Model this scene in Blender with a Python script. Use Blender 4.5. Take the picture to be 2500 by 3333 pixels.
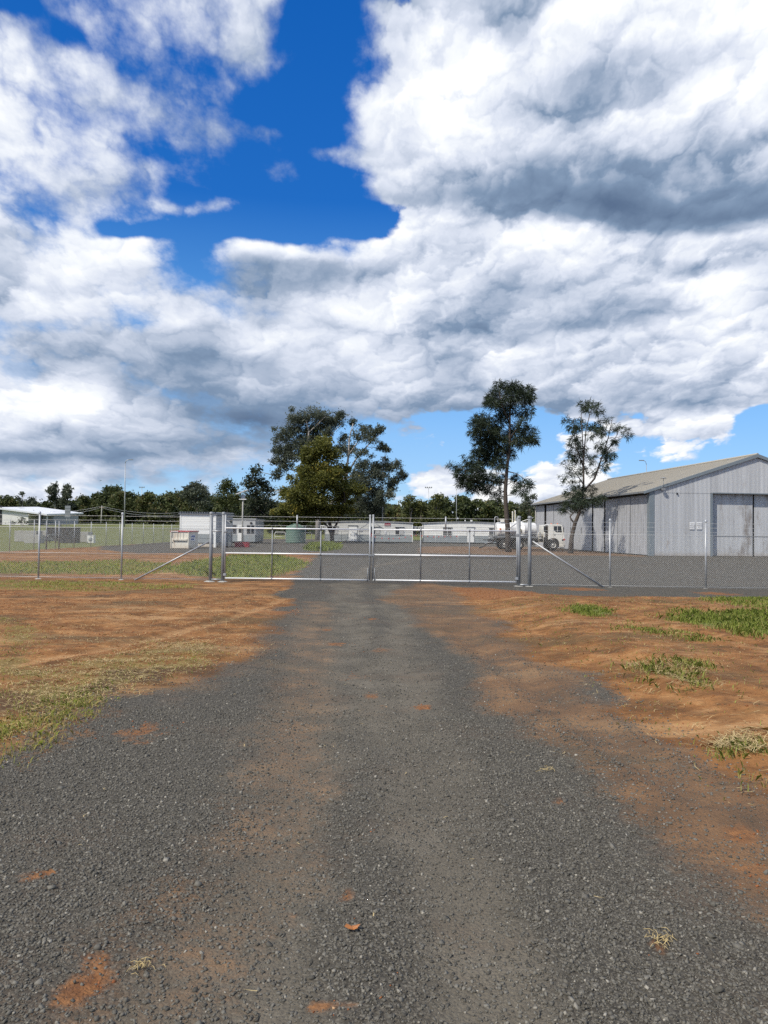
import bpy, math, random
import numpy as np
from mathutils import Matrix, Vector

random.seed(7)
rng = np.random.default_rng(11)
scene = bpy.context.scene
for o in list(bpy.data.objects):
    bpy.data.objects.remove(o, do_unlink=True)
R = math.radians

# ----------------------------------------------------------------- camera
CAM_H = 1.7
PITCH, ROLL = R(1.416), R(0.7)
cam_data = bpy.data.cameras.new('camera')
cam_data.sensor_fit = 'VERTICAL'
cam_data.sensor_height = 36.0
cam_data.sensor_width = 27.0
cam_data.lens = 26.0
cam_data.clip_start = 0.05
cam_data.clip_end = 6000
cam = bpy.data.objects.new('camera', cam_data)
scene.collection.objects.link(cam)
CAMM = Matrix.Rotation(math.pi / 2 + PITCH, 4, 'X') @ Matrix.Rotation(ROLL, 4, 'Z')
cam.matrix_world = Matrix.Translation((0, 0, CAM_H)) @ CAMM
scene.camera = cam
F = 2407.0

# ----------------------------------------------------------------- sun, exposure
SUN_ELEV, SUN_AZ = R(48), R(48)          # azimuth: left of straight behind the camera
sun_dir = Vector((-math.sin(SUN_AZ) * math.cos(SUN_ELEV), -math.cos(SUN_AZ) * math.cos(SUN_ELEV), math.sin(SUN_ELEV)))
sl = bpy.data.lights.new('sun', 'SUN')
sl.energy = 3.9
sl.angle = R(0.6)
sl.color = (1.0, 0.935, 0.82)
sun = bpy.data.objects.new('sun', sl)
sun.rotation_euler = sun_dir.to_track_quat('Z', 'Y').to_euler()
sun.location = (0, 0, 40)
scene.collection.objects.link(sun)
scene.view_settings.view_transform = 'Standard'
scene.view_settings.look = 'None'
scene.view_settings.gamma = 1.0
scene.view_settings.exposure = 0.1
scene.view_settings.use_curve_mapping = False
scene.cycles.max_bounces = 5
scene.cycles.diffuse_bounces = 2
scene.cycles.glossy_bounces = 2
scene.cycles.transmission_bounces = 3
scene.cycles.transparent_max_bounces = 6
scene.cycles.use_adaptive_sampling = True
scene.cycles.adaptive_threshold = 0.012
scene.cycles.use_denoising = False
scene.cycles.caustics_reflective = False
scene.cycles.caustics_refractive = False


# ----------------------------------------------------------------- node helper
class NT:
    def __init__(s, tree):
        s.t = tree
        tree.nodes.clear()

    def node(s, typ, **kw):
        n = s.t.nodes.new(typ)
        for k, v in kw.items():
            setattr(n, k, v)
        return n

    def put(s, sock, v):
        if v is None:
            return
        if isinstance(v, bpy.types.NodeSocket):
            s.t.links.new(v, sock)
        else:
            if isinstance(v, (tuple, list)) and sock.type == 'RGBA' and len(v) == 3:
                v = (*v, 1)
            sock.default_value = v

    def m(s, op, a, b=None, c=None, clamp=False):
        n = s.node('ShaderNodeMath', operation=op, use_clamp=clamp)
        for i, v in enumerate((a, b, c)):
            s.put(n.inputs[i], v)
        return n.outputs[0]

    def vm(s, op, a, b=None, c=None, out=0):
        n = s.node('ShaderNodeVectorMath', operation=op)
        for i, v in enumerate((a, b, c)):
            s.put(n.inputs[i], v)
        return n.outputs[out]

    def mr(s, v, a, b, c=0.0, d=1.0, smooth=True):
        n = s.node('ShaderNodeMapRange', interpolation_type='SMOOTHSTEP' if smooth else 'LINEAR')
        for i, x in enumerate((v, a, b, c, d)):
            s.put(n.inputs[i], x)
        return n.outputs[0]

    def mix(s, f, a, b, blend='MIX'):
        n = s.node('ShaderNodeMix', data_type='RGBA', blend_type=blend)
        s.put(n.inputs[0], f)
        s.put(n.inputs[6], a)
        s.put(n.inputs[7], b)
        return n.outputs[2]

    def noise(s, vec, scale, detail=4.0, rough=0.55, dist=0.0, typ='FBM', dims='3D', out=0, lac=2.0):
        n = s.node('ShaderNodeTexNoise', noise_dimensions=dims, noise_type=typ)
        s.put(n.inputs['Vector'], vec)
        s.put(n.inputs['Scale'], scale)
        s.put(n.inputs['Detail'], detail)
        s.put(n.inputs['Roughness'], rough)
        s.put(n.inputs['Lacunarity'], lac)
        s.put(n.inputs['Distortion'], dist)
        return n.outputs[out]

    def voro(s, vec, scale, feature='F1', rand=1.0, out='Distance', detail=0.0, rough=0.5, smooth=0.5, dims='3D'):
        n = s.node('ShaderNodeTexVoronoi', feature=feature, voronoi_dimensions=dims)
        s.put(n.inputs['Vector'], vec)
        s.put(n.inputs['Scale'], scale)
        s.put(n.inputs['Randomness'], rand)
        if 'Detail' in n.inputs:
            s.put(n.inputs['Detail'], detail)
            s.put(n.inputs['Roughness'], rough)
        if feature == 'SMOOTH_F1':
            s.put(n.inputs['Smoothness'], smooth)
        return n.outputs[out]

    def ramp(s, f, stops, interp='LINEAR'):
        n = s.node('ShaderNodeValToRGB')
        cr = n.color_ramp
        cr.interpolation = interp
        while len(cr.elements) < len(stops):
            cr.elements.new(0.5)
        for e, (p, c) in zip(cr.elements, stops):
            e.position = p
            e.color = (*c, 1) if len(c) == 3 else c
        s.put(n.inputs[0], f)
        return n.outputs[0]

    def attr(s, name, out='Fac'):
        n = s.node('ShaderNodeAttribute', attribute_name=name)
        return n.outputs[out]

    def sep(s, v):
        n = s.node('ShaderNodeSeparateXYZ')
        s.put(n.inputs[0], v)
        return n.outputs

    def comb(s, x, y, z=0.0):
        n = s.node('ShaderNodeCombineXYZ')
        for i, v in enumerate((x, y, z)):
            s.put(n.inputs[i], v)
        return n.outputs[0]


# ----------------------------------------------------------------- sky (world)
world = bpy.data.worlds.new('World')
scene.world = world
world.use_nodes = True
SKY_STRENGTH = 0.1


def build_sky():
    nt = NT(world.node_tree)
    tc = nt.node('ShaderNodeTexCoord')
    d = tc.outputs['Generated']
    x, y, z = nt.sep(d)
    az = nt.m('ARCTAN2', x, y)
    el = nt.m('ARCSINE', z)
    elp = nt.m('MAXIMUM', el, 0.0)
    # cloud space: puffs shrink towards the horizon as on a real cloud deck
    base = nt.m('ADD', elp, 0.22)
    cx = nt.m('DIVIDE', az, nt.m('MULTIPLY_ADD', elp, 0.42, 0.40))
    cy = nt.m('MULTIPLY', nt.m('LOGARITHM', base, math.e), 1.45)
    cp = nt.comb(cx, cy, 0.0)
    # warp
    wn = nt.noise(cp, 2.2, 4.0, 0.55, out='Color', dims='2D')
    wv = nt.vm('SUBTRACT', wn, (0.5, 0.5, 0.5))
    wv = nt.vm('MULTIPLY', wv, (0.28, 0.15, 0.0))
    wscale = nt.vm('SCALE', wv)
    nt.put(wscale.node.inputs['Scale'], base)
    wx, wy, _ = nt.sep(wscale)
    azw = nt.m('ADD', az, wx)
    elx = nt.m('DIVIDE', elp, nt.m('MAXIMUM', nt.m('COSINE', az), 0.6))
    elw = nt.m('ADD', nt.m('MULTIPLY_ADD', az, 0.0122, elx), wy)
    # layout of the cloud field over the sky: rows of (cover, light) by azimuth
    XS = [0, 208, 417, 625, 833, 1042, 1250, 1458, 1667, 1875, 2083, 2292, 2500]
    ROWS = [
        (0,    '4657815989999', '6777765978888'),
        (90,   '7467826899999', '7677766988778'),
        (190,  '8766836999999', '8767766987788'),
        (290,  '8886337999999', '8786667877798'),
        (390,  '8886528999999', '8886557887777'),
        (470,  '8865368999999', '8876567886766'),
        (550,  '8875437999999', '8876567765544'),
        (620,  '8864326999999', '9876656543333'),
        (670,  '8866424999999', '8887757654445'),
        (720,  '8854203999999', '8888758877777'),
        (770,  '8812324999998', '7888889887776'),
        (820,  '8874868999998', '8889999766655'),
        (900,  '8885899999999', '7877567655686'),
        (1000, '8878999998799', '6777687655588'),
        (1060, '7568998999899', '6678678657888'),
        (1110, '8899999999999', '7666886677777'),
        (1200, '9999999999999', '8764677566567'),
        (1270, '9989999999988', '9865656555556'),
        (1320, '9889987536481', '7966545445698'),
        (1370, '9999973132761', '8965334589976'),
        (1420, '9998842236631', '8665435789876'),
        (1470, '9988841427421', '6555545789866'),
        (1510, '9998731527312', '4445676577766'),
        (1560, '9986410836310', '7766677877766'),
        (1620, '8765353475432', '7866677777777'),
        (1710, '6555555666555', '7777777777777'),
    ]
    t = nt.m('DIVIDE', nt.m('ADD', azw, R(27.45)), R(54.9), clamp=True)
    acc = None
    prev = None
    for (py, cov, bri) in ROWS[::-1]:
        e = math.atan((1726 - py) / F)
        stops = []
        for px, c, b in zip(XS, cov, bri):
            a = math.atan((px - 1250) / F)
            pos = min(max((a + R(27.45)) / R(54.9), 0.0), 1.0)
            stops.append((pos, (int(c) / 9, int(b) / 9, 0.0)))
        r = nt.ramp(t, stops, 'EASE')
        if acc is None:
            acc = r
        else:
            acc = nt.mix(nt.mr(elw, prev, e), acc, r)
        prev = e
    # outside the frame the same broken cloud deck goes on
    far = nt.m('MAXIMUM', nt.mr(nt.m('ABSOLUTE', az), R(27), R(40)), nt.mr(el, R(36), R(48)))
    big = nt.noise(cp, 0.7, 2.0, 0.5, dims='2D')
    gen = nt.comb(nt.mr(big, 0.32, 0.62, 0.1, 1.0), nt.mr(nt.noise(cp, 0.9, 1.0, 0.5, dims='2D'), 0.3, 0.7, 0.5, 0.95), 0.0)
    acc = nt.mix(far, acc, gen)
    cov, bri, _ = nt.sep(acc)

    # fine structure: heaps of rounded billows at four sizes, lit from the upper left
    wn2 = nt.vm('SUBTRACT', nt.noise(cp, 6.0, 5.0, 0.6, out='Color', dims='2D'), (0.5, 0.5, 0.5))
    bp = nt.vm('ADD', cp, nt.vm('MULTIPLY', wn2, (0.20, 0.16, 0.0)))
    rel = None
    heap = None
    for (f, wgt, hw) in ((2.9, 0.34, 0.55), (6.6, 0.32, 0.35), (15.0, 0.17, 0.22), (34.0, 0.08, 0.12)):
        q = nt.vm('ADD', bp, (f * 0.37, f * 0.11, 0.0))
        v0 = nt.voro(q, f, 'F1', dims='2D')
        v1 = nt.voro(nt.vm('ADD', q, (-0.17 / f, 0.36 / f, 0.0)), f, 'F1', dims='2D')
        s0 = nt.m('MULTIPLY', v0, v0)
        r = nt.m('MULTIPLY', nt.m('SUBTRACT', nt.m('MULTIPLY', v1, v1), s0), wgt)
        h = nt.m('MULTIPLY', nt.m('SUBTRACT', 0.22, s0), hw)
        rel = r if rel is None else nt.m('ADD', rel, r)
        heap = h if heap is None else nt.m('ADD', heap, h)
    n0 = nt.noise(cp, 3.4, 9.0, 0.6, 0.0, dims='2D')
    # cover: crisp heads in the thick clouds, ragged thin ones elsewhere
    left = nt.mr(az, R(-4), R(3))
    a_in = nt.m('ADD', nt.m('MULTIPLY', nt.m('SUBTRACT', cov, nt.mr(left, 0, 1, nt.mr(el, 0.30, 0.42, 0.56, 0.64), 0.5)), 1.2), nt.m('MULTIPLY', nt.m('SUBTRACT', n0, 0.46), nt.mr(left, 0, 1, 1.5, 0.9)))
    a_in = nt.m('ADD', a_in, nt.m('MULTIPLY', heap, nt.mr(left, 0, 1, 0.5, 0.95)))
    alpha = nt.mr(a_in, -0.10, nt.mr(left, 0, 1, 0.44, 0.08))
    alpha = nt.m('MAXIMUM', alpha, nt.mr(cov, 0.92, 1.04))
    rel = nt.m('MULTIPLY', rel, nt.m('MULTIPLY', nt.mr(bri, 0.30, 0.75, 0.35, 1.0), nt.mr(left, 0, 1, 0.62, 1.0)))
    val = nt.m('ADD', nt.m('ADD', nt.m('MULTIPLY', nt.m('SUBTRACT', bri, 0.5), 1.15), 0.41), nt.m('MULTIPLY', rel, 1.2))
    val = nt.m('SUBTRACT', val, nt.mr(left, 0, 1, 0.055, 0.0))
    val = nt.m('ADD', val, nt.m('MULTIPLY', nt.m('SUBTRACT', n0, 0.5), 0.34))
    val = nt.m('ADD', val, nt.m('MULTIPLY', heap, 0.22))
    cl = nt.ramp(val, [(0.0, (0.10, 0.155, 0.26)), (0.33, (0.21, 0.295, 0.43)), (0.55, (0.44, 0.51, 0.64)),
                       (0.75, (0.69, 0.74, 0.85)), (0.92, (0.89, 0.92, 0.96)), (1.0, (0.98, 0.98, 0.98))])
    # clear sky
    sk = nt.node('ShaderNodeTexSky')
    sk.sky_type = 'NISHITA'
    sk.sun_disc = False
    sk.sun_elevation = SUN_ELEV
    sk.sun_rotation = math.pi + SUN_AZ
    sk.altitude = 300
    sk.air_density = 1.0
    sk.dust_density = 0.4
    sk.ozone_density = 3.0
    blue = nt.mix(1.0, sk.outputs[0], (0.35, 1.02, 1.75), 'MULTIPLY')
    grad = nt.ramp(el, [(0.0, (0.58, 0.71, 0.82)), (0.07, (0.41, 0.60, 0.82)), (0.14, (0.29, 0.52, 0.82)), (0.26, (0.11, 0.33, 0.70)),
                        (0.42, (0.008, 0.125, 0.49)), (0.65, (0.0, 0.095, 0.43))])
    grad10 = nt.vm('SCALE', grad)
    nt.put(grad10.node.inputs['Scale'], 1.0 / SKY_STRENGTH)
    blue = nt.mix(0.75, blue, grad10)
    cl10 = nt.vm('SCALE', cl)
    nt.put(cl10.node.inputs['Scale'], 1.0 / SKY_STRENGTH)
    col = nt.mix(alpha, blue, cl10)
    # thin pale band at the horizon
    bg = nt.node('ShaderNodeBackground')
    nt.put(bg.inputs[0], col)
    bg.inputs[1].default_value = SKY_STRENGTH
    out = nt.node('ShaderNodeOutputWorld')
    nt.t.links.new(bg.outputs[0], out.inputs[0])


build_sky()
world.cycles.sampling_method = 'MANUAL'
world.cycles.sample_map_resolution = 512

# ----------------------------------------------------------------- geometry helpers
ROT3 = CAMM.to_3x3()


def ray(px, py):
    return ROT3 @ Vector(((px - 1250) / F, -(py - 1666.5) / F, -1.0))


def P(px, py, d):
    """the point d metres ahead that the photograph shows at (px, py)"""
    r = ray(px, py)
    return Vector((0, 0, CAM_H)) + r * (d / r.y)


def gp(px, py):
    r = ray(px, py)
    k = -CAM_H / r.z
    return (r.x * k, r.y * k)


def GX(px, d):
    """x on level ground, d ahead, under column px"""
    return P(px, 1726, d).x


def smooth(a, b, x):
    t = np.clip((x - a) / (b - a), 0, 1)
    return t * t * (3 - 2 * t)


def vnoise(x, y, seed=0):
    xi, yi = np.floor(x).astype(np.int64), np.floor(y).astype(np.int64)
    fx, fy = x - xi, y - yi
    fx, fy = fx * fx * (3 - 2 * fx), fy * fy * (3 - 2 * fy)

    def h(i, j):
        n = (i * 374761393 + j * 668265263 + seed * 974634777) & 0xFFFFFFFF
        n = ((n ^ (n >> 13)) * 1274126177) & 0xFFFFFFFF
        return ((n ^ (n >> 16)) & 0xFFFF) / 65535.0
    return (h(xi, yi) * (1 - fx) + h(xi + 1, yi) * fx) * (1 - fy) + (h(xi, yi + 1) * (1 - fx) + h(xi + 1, yi + 1) * fx) * fy


def fbm(x, y, octv=4, seed=0):
    s, a, t = 0, 0.5, 0
    for i in range(octv):
        s = s + a * vnoise(x * 2 ** i + 17.3 * i, y * 2 ** i + 5.1 * i, seed + i)
        t += a
        a *= 0.5
    return s / t


def sdf_poly(x, y, pts):
    """signed distance to a polygon, positive inside"""
    d = np.full(np.shape(x), 1e9)
    inside = np.zeros(np.shape(x), bool)
    n = len(pts)
    for i in range(n):
        x0, y0 = pts[i]
        x1, y1 = pts[(i + 1) % n]
        ex, ey = x1 - x0, y1 - y0
        t = np.clip(((x - x0) * ex + (y - y0) * ey) / (ex * ex + ey * ey + 1e-9), 0, 1)
        d = np.minimum(d, (x - x0 - t * ex) ** 2 + (y - y0 - t * ey) ** 2)
        c = ((y0 <= y) != (y1 <= y)) & (x < (x1 - x0) * (y - y0) / (y1 - y0 + 1e-12) + x0)
        inside ^= c
    d = np.sqrt(d)
    return np.where(inside, d, -d)


def gpoly(pix):
    return [gp(*p) for p in pix]


def mask(x, y, poly, soft, wob=0.0, seed=0):
    d = sdf_poly(x, y, poly)
    if wob:
        d = d + (fbm(x * 0.9, y * 0.9, 4, seed) - 0.5) * wob * 2
    return smooth(-soft, soft, d)


# ----------------------------------------------------------------- ground layout
DRIVE = gpoly([(0, 2475), (330, 2272), (560, 2235), (760, 2190), (870, 2080), (905, 1990), (935, 1905), (1000, 1840), (1045, 1795)]) + \
    [(8, 58), (30, 58), (30, 22)] + gpoly([(2500, 1950), (2200, 1946), (1870, 1938), (1690, 1925), (1480, 1912), (1500, 1950), (1620, 2025),
                                          (1750, 2130), (1900, 2250), (2060, 2350), (2260, 2480), (2500, 2640)]) + [(3.6, 2.0), (3.4, -6), (-6, -6), (-6, 3)]
YARD = gpoly([(1045, 1797), (850, 1802), (640, 1801), (450, 1800), (320, 1790), (330, 1778), (440, 1772)]) + [(-25, 70), (-25, 128), (60, 128), (60, 20), (9, 20), (2, 22)]
SHEDDIRT = gpoly([(1360, 1801), (1500, 1803), (1660, 1806), (1860, 1808), (2050, 1811), (2110, 1814)]) + [(20, 57), (17.2, 86), (4, 80), (3, 66)]
OVERDIRT = gpoly([(1290, 1935), (1380, 1900), (1480, 1915), (1500, 1952), (1615, 2028), (1750, 2140), (1900, 2262), (2060, 2368), (2250, 2490),
                  (2500, 2680), (2500, 2860), (2330, 2770), (2130, 2640), (2010, 2490), (1810, 2385), (1660, 2300), (1640, 2200), (1560, 2130), (1400, 2020)])
LEFTMIX = gpoly([(330, 2272), (300, 2230), (560, 2150), (800, 2040), (900, 1960), (960, 2000), (900, 2100), (880, 2200), (700, 2270), (500, 2290)])
STRIP_R = gpoly([(1475, 1905), (1700, 1908), (2000, 1920), (2500, 1930), (2500, 1952), (2200, 1948), (1870, 1940), (1690, 1927)])
RED_R = gpoly([(1470, 1912), (1570, 1912), (1720, 1925), (1800, 1942), (1700, 1960), (1560, 1955), (1490, 1935)])

G_LEFT_FRINGE = gpoly([(0, 2478), (0, 2385), (120, 2330), (230, 2275), (330, 2250), (335, 2280), (180, 2370), (60, 2440)])
G_LEFT_DRY = gpoly([(0, 2420), (0, 2180), (200, 2160), (380, 2120), (560, 2080), (720, 2095), (700, 2170), (520, 2225), (330, 2262), (150, 2340)])
G_LEFT_DRY2 = gpoly([(0, 2160), (0, 2010), (90, 2030), (150, 2090), (90, 2150)])
G_FENCE_STRIP = gpoly([(-250, 1886), (350, 1894), (640, 1902), (600, 1916), (250, 1922), (60, 1918), (-250, 1920)])
G_R_MAIN = gpoly([(2150, 2035), (2230, 2015), (2500, 2012), (2700, 2020), (2700, 2110), (2500, 2102), (2420, 2098), (2330, 2075), (2240, 2050)])
G_R_TUFT = gpoly([(1845, 2003), (1880, 1992), (1930, 1994), (1990, 2020), (1940, 2027), (1860, 2014)])
G_R_THIN = gpoly([(2005, 2065), (2070, 2055), (2200, 2085), (2310, 2105), (2300, 2118), (2120, 2092), (2020, 2080)])
G_R_LOW = gpoly([(2000, 2185), (2120, 2180), (2260, 2195), (2330, 2260), (2250, 2270), (2100, 2225)])
G_R_FAR = gpoly([(2290, 1968), (2380, 1955), (2500, 1955), (2700, 1960), (2700, 1990), (2480, 2000), (2360, 1985)])
G_R_CORNER = gpoly([(2440, 2490), (2500, 2465), (2600, 2450), (2650, 2520), (2500, 2530)])
G_YARD = gpoly([(560, 1850), (640, 1832), (760, 1815), (900, 1812), (1000, 1835), (960, 1858), (880, 1880), (720, 1884), (600, 1870)])
G_YARD2 = gpoly([(-400, 1838), (0, 1832), (250, 1830), (420, 1825), (560, 1838), (600, 1862), (400, 1872), (150, 1868), (-400, 1868)])
STRAW = gpoly([(2330, 2425), (2400, 2410), (2500, 2418), (2560, 2440), (2480, 2460), (2380, 2445)])

RED_SPOTS = [(290, 3190, .16, 1.0), (480, 2385, .34, .8), (1145, 2915, .06, .9), (1150, 2980, .06, 1), (1050, 3270, .075, .8), (1140, 3265, .05, .6),
             (1255, 3205, .09, .6), (100, 2850, .12, .7), (150, 2845, .05, 1), (1230, 2710, .07, .6), (1375, 2297, .12, 1.0), (1210, 2265, .12, .7),
             (1240, 2300, .10, .5), (1100, 2093, .22, .9), (1210, 2016, .2, .9), (1070, 2046, .2, .7), (1150, 2010, .2, .5), (900, 1996, .7, .8),
             (1820, 2607, .09, .8), (2150, 3090, .07, .8), (2420, 2720, .2, .8), (2460, 2850, .25, .7), (950, 2965, .07, .5), (2280, 3090, .07, .4),
             (1520, 2470, .1, .3), (1160, 2200, .3, .5), (1230, 2115, .35, .6), (1890, 1917, .8, 1.0), (2330, 1932, .8, 1.0), (1100, 1930, .5, .3)]
DARK_SPOTS = [(120, 2270, .9, .7), (430, 2200, .8, .75), (250, 2330, .7, .6), (640, 2180, .9, .6), (700, 2110, .8, .45), (1200, 2125, .35, .8), (820, 2240, .6, .5), (1290, 1975, .25, .7), (330, 1940, .4, .7), (300, 2245, .5, .8), (2120, 2300, .5, .5),
              (2300, 2230, .6, .5), (1750, 2120, .4, .4), (60, 2185, .5, .5), (1900, 2030, .4, .4)]


def drive_line(px_list):
    return gpoly(px_list)


SOIL_TRACKS = [gpoly([(960, 1935), (760, 2010), (560, 2065), (330, 2110), (120, 2150), (-150, 2200)]), gpoly([(930, 1915), (740, 1955), (560, 1990), (300, 2030), (0, 2070)]),
               gpoly([(880, 2170), (760, 2150), (560, 2140), (380, 2150)]), gpoly([(1480, 2050), (1700, 2210), (1960, 2400), (2300, 2600)]),
               gpoly([(1880, 1975), (2100, 2050), (2500, 2140)]), gpoly([(1700, 2040), (2000, 2150), (2500, 2330)])]
TRACKS = [gpoly([(820, 3333), (1000, 2600), (1060, 2300), (1085, 2100), (1100, 1980), (1110, 1900)]),
          gpoly([(1560, 3333), (1470, 2700), (1400, 2400), (1330, 2150), (1290, 2000), (1262, 1905)]),
          gpoly([(380, 3333), (900, 2700), (960, 2350), (1000, 2100), (1040, 1960)]),
          gpoly([(1250, 2420), (1180, 2200), (1150, 2050), (1150, 1900), (1180, 1850), (1500, 1790)])]


def line_dist(x, y, pts):
    d = np.full(np.shape(x), 1e9)
    for (x0, y0), (x1, y1) in zip(pts[:-1], pts[1:]):
        ex, ey = x1 - x0, y1 - y0
        t = np.clip(((x - x0) * ex + (y - y0) * ey) / (ex * ex + ey * ey), 0, 1)
        d = np.minimum(d, np.hypot(x - x0 - t * ex, y - y0 - t * ey))
    return d


def masks(x, y):
    g = np.maximum(mask(x, y, DRIVE, 0.55, 0.55, 1), mask(x, y, YARD, 0.35, 0.3, 2))
    g = np.maximum(g, mask(x, y, STRIP_R, 0.2, 0.2, 9) * 0.9)
    over = smooth(-0.85, 0.1, sdf_poly(x, y, OVERDIRT) + (fbm(x * 0.9, y * 0.9, 4, 3) - 0.5) * 0.7) * (0.76 + 0.8 * (fbm(x * 1.3, y * 1.3, 4, 8) - 0.40))
    over = np.maximum(over, mask(x, y, LEFTMIX, 0.8, 0.6, 5) * 0.72)
    over = np.maximum(over, smooth(0.95, 0.1, line_dist(x, y, TRACKS[2])) * 0.50)
    over = np.maximum(over, mask(x, y, SHEDDIRT, 0.6, 0.5, 6) * 0.85)
    tr = np.zeros(np.shape(x))
    for i, t in enumerate(TRACKS):
        tr = np.maximum(tr, (0.6, 0.7, 0.6, 0.6)[i] * smooth(0.52, 0.02, line_dist(x + 0.7 * (fbm(x * .9, y * .9, 4, 60 + i) - .5), y, t)) * (0.55 + 0.8 * fbm(x * 1.1, y * .6, 4, 66 + i)))
    red = np.zeros(np.shape(x))
    for (px, py, r, w) in RED_SPOTS:
        cx, cy = gp(px, py)
        dd = np.hypot((x - cx), (y - cy) * 0.8) + (fbm(x * 6, y * 6, 3, 4) - 0.5) * r * 1.3
        red = np.maximum(red, 1.0 * w * smooth(r * 1.2, r * 0.15, dd))
    red = np.maximum(red, mask(x, y, RED_R, 0.3, 0.3, 12))
    dark = np.zeros(np.shape(x))
    for (px, py, r, w) in DARK_SPOTS:
        cx, cy = gp(px, py)
        dd = np.hypot((x - cx), (y - cy)) + (fbm(x * 3, y * 3, 3, 14) - 0.5) * r
        dark = np.maximum(dark, w * smooth(r * 1.3, r * 0.3, dd))
    gr = np.zeros(np.shape(x))
    dry = np.zeros(np.shape(x))
    for poly, wg, wd in ((G_LEFT_FRINGE, .35, .6), (G_LEFT_DRY, .2, .54), (G_LEFT_DRY2, .1, .8), (G_FENCE_STRIP, .5, .55), (G_R_MAIN, .8, .3),
                         (G_R_TUFT, .8, .2), (G_R_THIN, .45, .5), (G_R_LOW, .4, .6), (G_R_FAR, .6, .4), (G_R_CORNER, .6, .5),
                         (G_YARD, .8, .35), (G_YARD2, .45, .55), (STRAW, 0, .9)):
        k = mask(x, y, poly, 0.45, 0.6, 20)
        gr = np.maximum(gr, k * wg)
        dry = np.maximum(dry, k * wd)
    pale = np.zeros(np.shape(x))
    for i, t in enumerate(SOIL_TRACKS):
        pale = np.maximum(pale, (0.75, 0.6, 0.6, 0.5, 0.6, 0.5)[i] * (0.25 + fbm(x * 1.4, y * 1.4, 4, 90 + i)) * smooth(0.36, 0.03, line_dist(x + 0.3 * (fbm(x * .7, y * .7, 3, 80 + i) - .5), y, t)))
    field = np.maximum(smooth(-24.0, -25.5, x) * smooth(30, 42, y), smooth(118, 132, y))
    field = np.maximum(field, smooth(-16, -22, x) * smooth(58, 64, y) * (1 - mask(x, y, YARD, 0.5)))
    gr = np.maximum(gr, field * 0.95)
    dry = np.maximum(dry, field * 0.3)
    g = g * (1 - field * smooth(100, 120, y))
    return g, over, tr, red, dark, gr, dry, pale


def gz(x, y):
    x = np.asarray(x, float)
    y = np.asarray(y, float)
    z = 0.05 * (fbm(x * 0.25, y * 0.25, 3, 30) - 0.5) * smooth(1.5, 6, y)
    near = smooth(40, 25, y)
    z = z + near * 0.018 * (fbm(x * 1.7, y * 1.7, 4, 31) - 0.5)
    dr = smooth(-0.6, 0.6, sdf_poly(x, y, DRIVE))
    z = z + near * (1 - dr) * (0.035 * (fbm(x * 1.1, y * 1.1, 5, 33) - 0.42) + 0.030 * (fbm(x * 5, y * 5, 3, 35) - 0.5))
    # low bank of pushed-up soil right of the drive
    bank = smooth(0.0, 1.4, sdf_poly(x, y, BANK))
    z = z + bank * 0.13 * smooth(23, 20, y)
    for i, t in enumerate(SOIL_TRACKS):
        ld = line_dist(x, y, t)
        z = z + near * (0.018 * smooth(0.16, 0.0, np.abs(ld - 0.3)) - 0.02 * smooth(0.25, 0.05, ld))
    for i, t in enumerate(TRACKS):
        z = z - near * 0.018 * smooth(0.38, 0.05, line_dist(x, y, t))
    z = z + smooth(72, 150, y) * smooth(-22, -34, x) * 2.3
    z = z + smooth(122, 200, y) * smooth(-34, -10, x) * 1.6
    return z


BANK = gpoly([(1490, 1925), (1640, 2025), (1790, 2140), (1930, 2250), (2080, 2345), (2280, 2475), (2500, 2625)]) + [(4.6, 3.5), (30, 3.5), (30, 20.2)] + gpoly([(2500, 1950), (1870, 1941)])


# ----------------------------------------------------------------- materials
MATS = {}


def new_mat(name):
    m = bpy.data.materials.new(name)
    m.use_nodes = True
    MATS[name] = m
    nt = NT(m.node_tree)
    out = nt.node('ShaderNodeOutputMaterial')
    return m, nt, out


def paint(name, col, rough=0.5, metal=0.0, vary=0.12, scale=3.0, dirt=None, dirt_amt=0.0, streak=False, spec=0.5, coat=0.0, zdirt=None):
    m, nt, out = new_mat(name)
    tc = nt.node('ShaderNodeTexCoord').outputs['Object']
    n = nt.noise(tc, scale, 5, 0.6)
    c = nt.mix(1.0, col, nt.ramp(n, [(0.25, (1 - vary,) * 3), (0.75, (1 + vary,) * 3)]), 'MULTIPLY')
    if dirt:
        v = nt.vm('MULTIPLY', tc, (3.0, 3.0, 0.25) if streak else (1.3, 1.3, 1.3))
        n2 = nt.noise(v, 1.6, 6, 0.62)
        f = nt.m('MULTIPLY', nt.mr(n2, 0.48, 0.75), dirt_amt)
        if zdirt:
            zz = nt.sep(tc)[2]
            f = nt.m('MAXIMUM', f, nt.m('MULTIPLY', nt.mr(nt.m('ADD', zz, nt.m('MULTIPLY', n, 0.5)), zdirt[1], zdirt[0]), zdirt[2]))
        c = nt.mix(f, c, dirt)
    b = nt.node('ShaderNodeBsdfPrincipled')
    nt.put(b.inputs['Base Color'], c)
    nt.put(b.inputs['Roughness'], nt.mr(n, 0.2, 0.8, max(rough - 0.08, 0.03), min(rough + 0.1, 1), smooth=False))
    b.inputs['Metallic'].default_value = metal
    b.inputs['Specular IOR Level'].default_value = spec
    b.inputs['Coat Weight'].default_value = coat
    nt.t.links.new(b.outputs[0], out.inputs[0])
    return m


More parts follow.
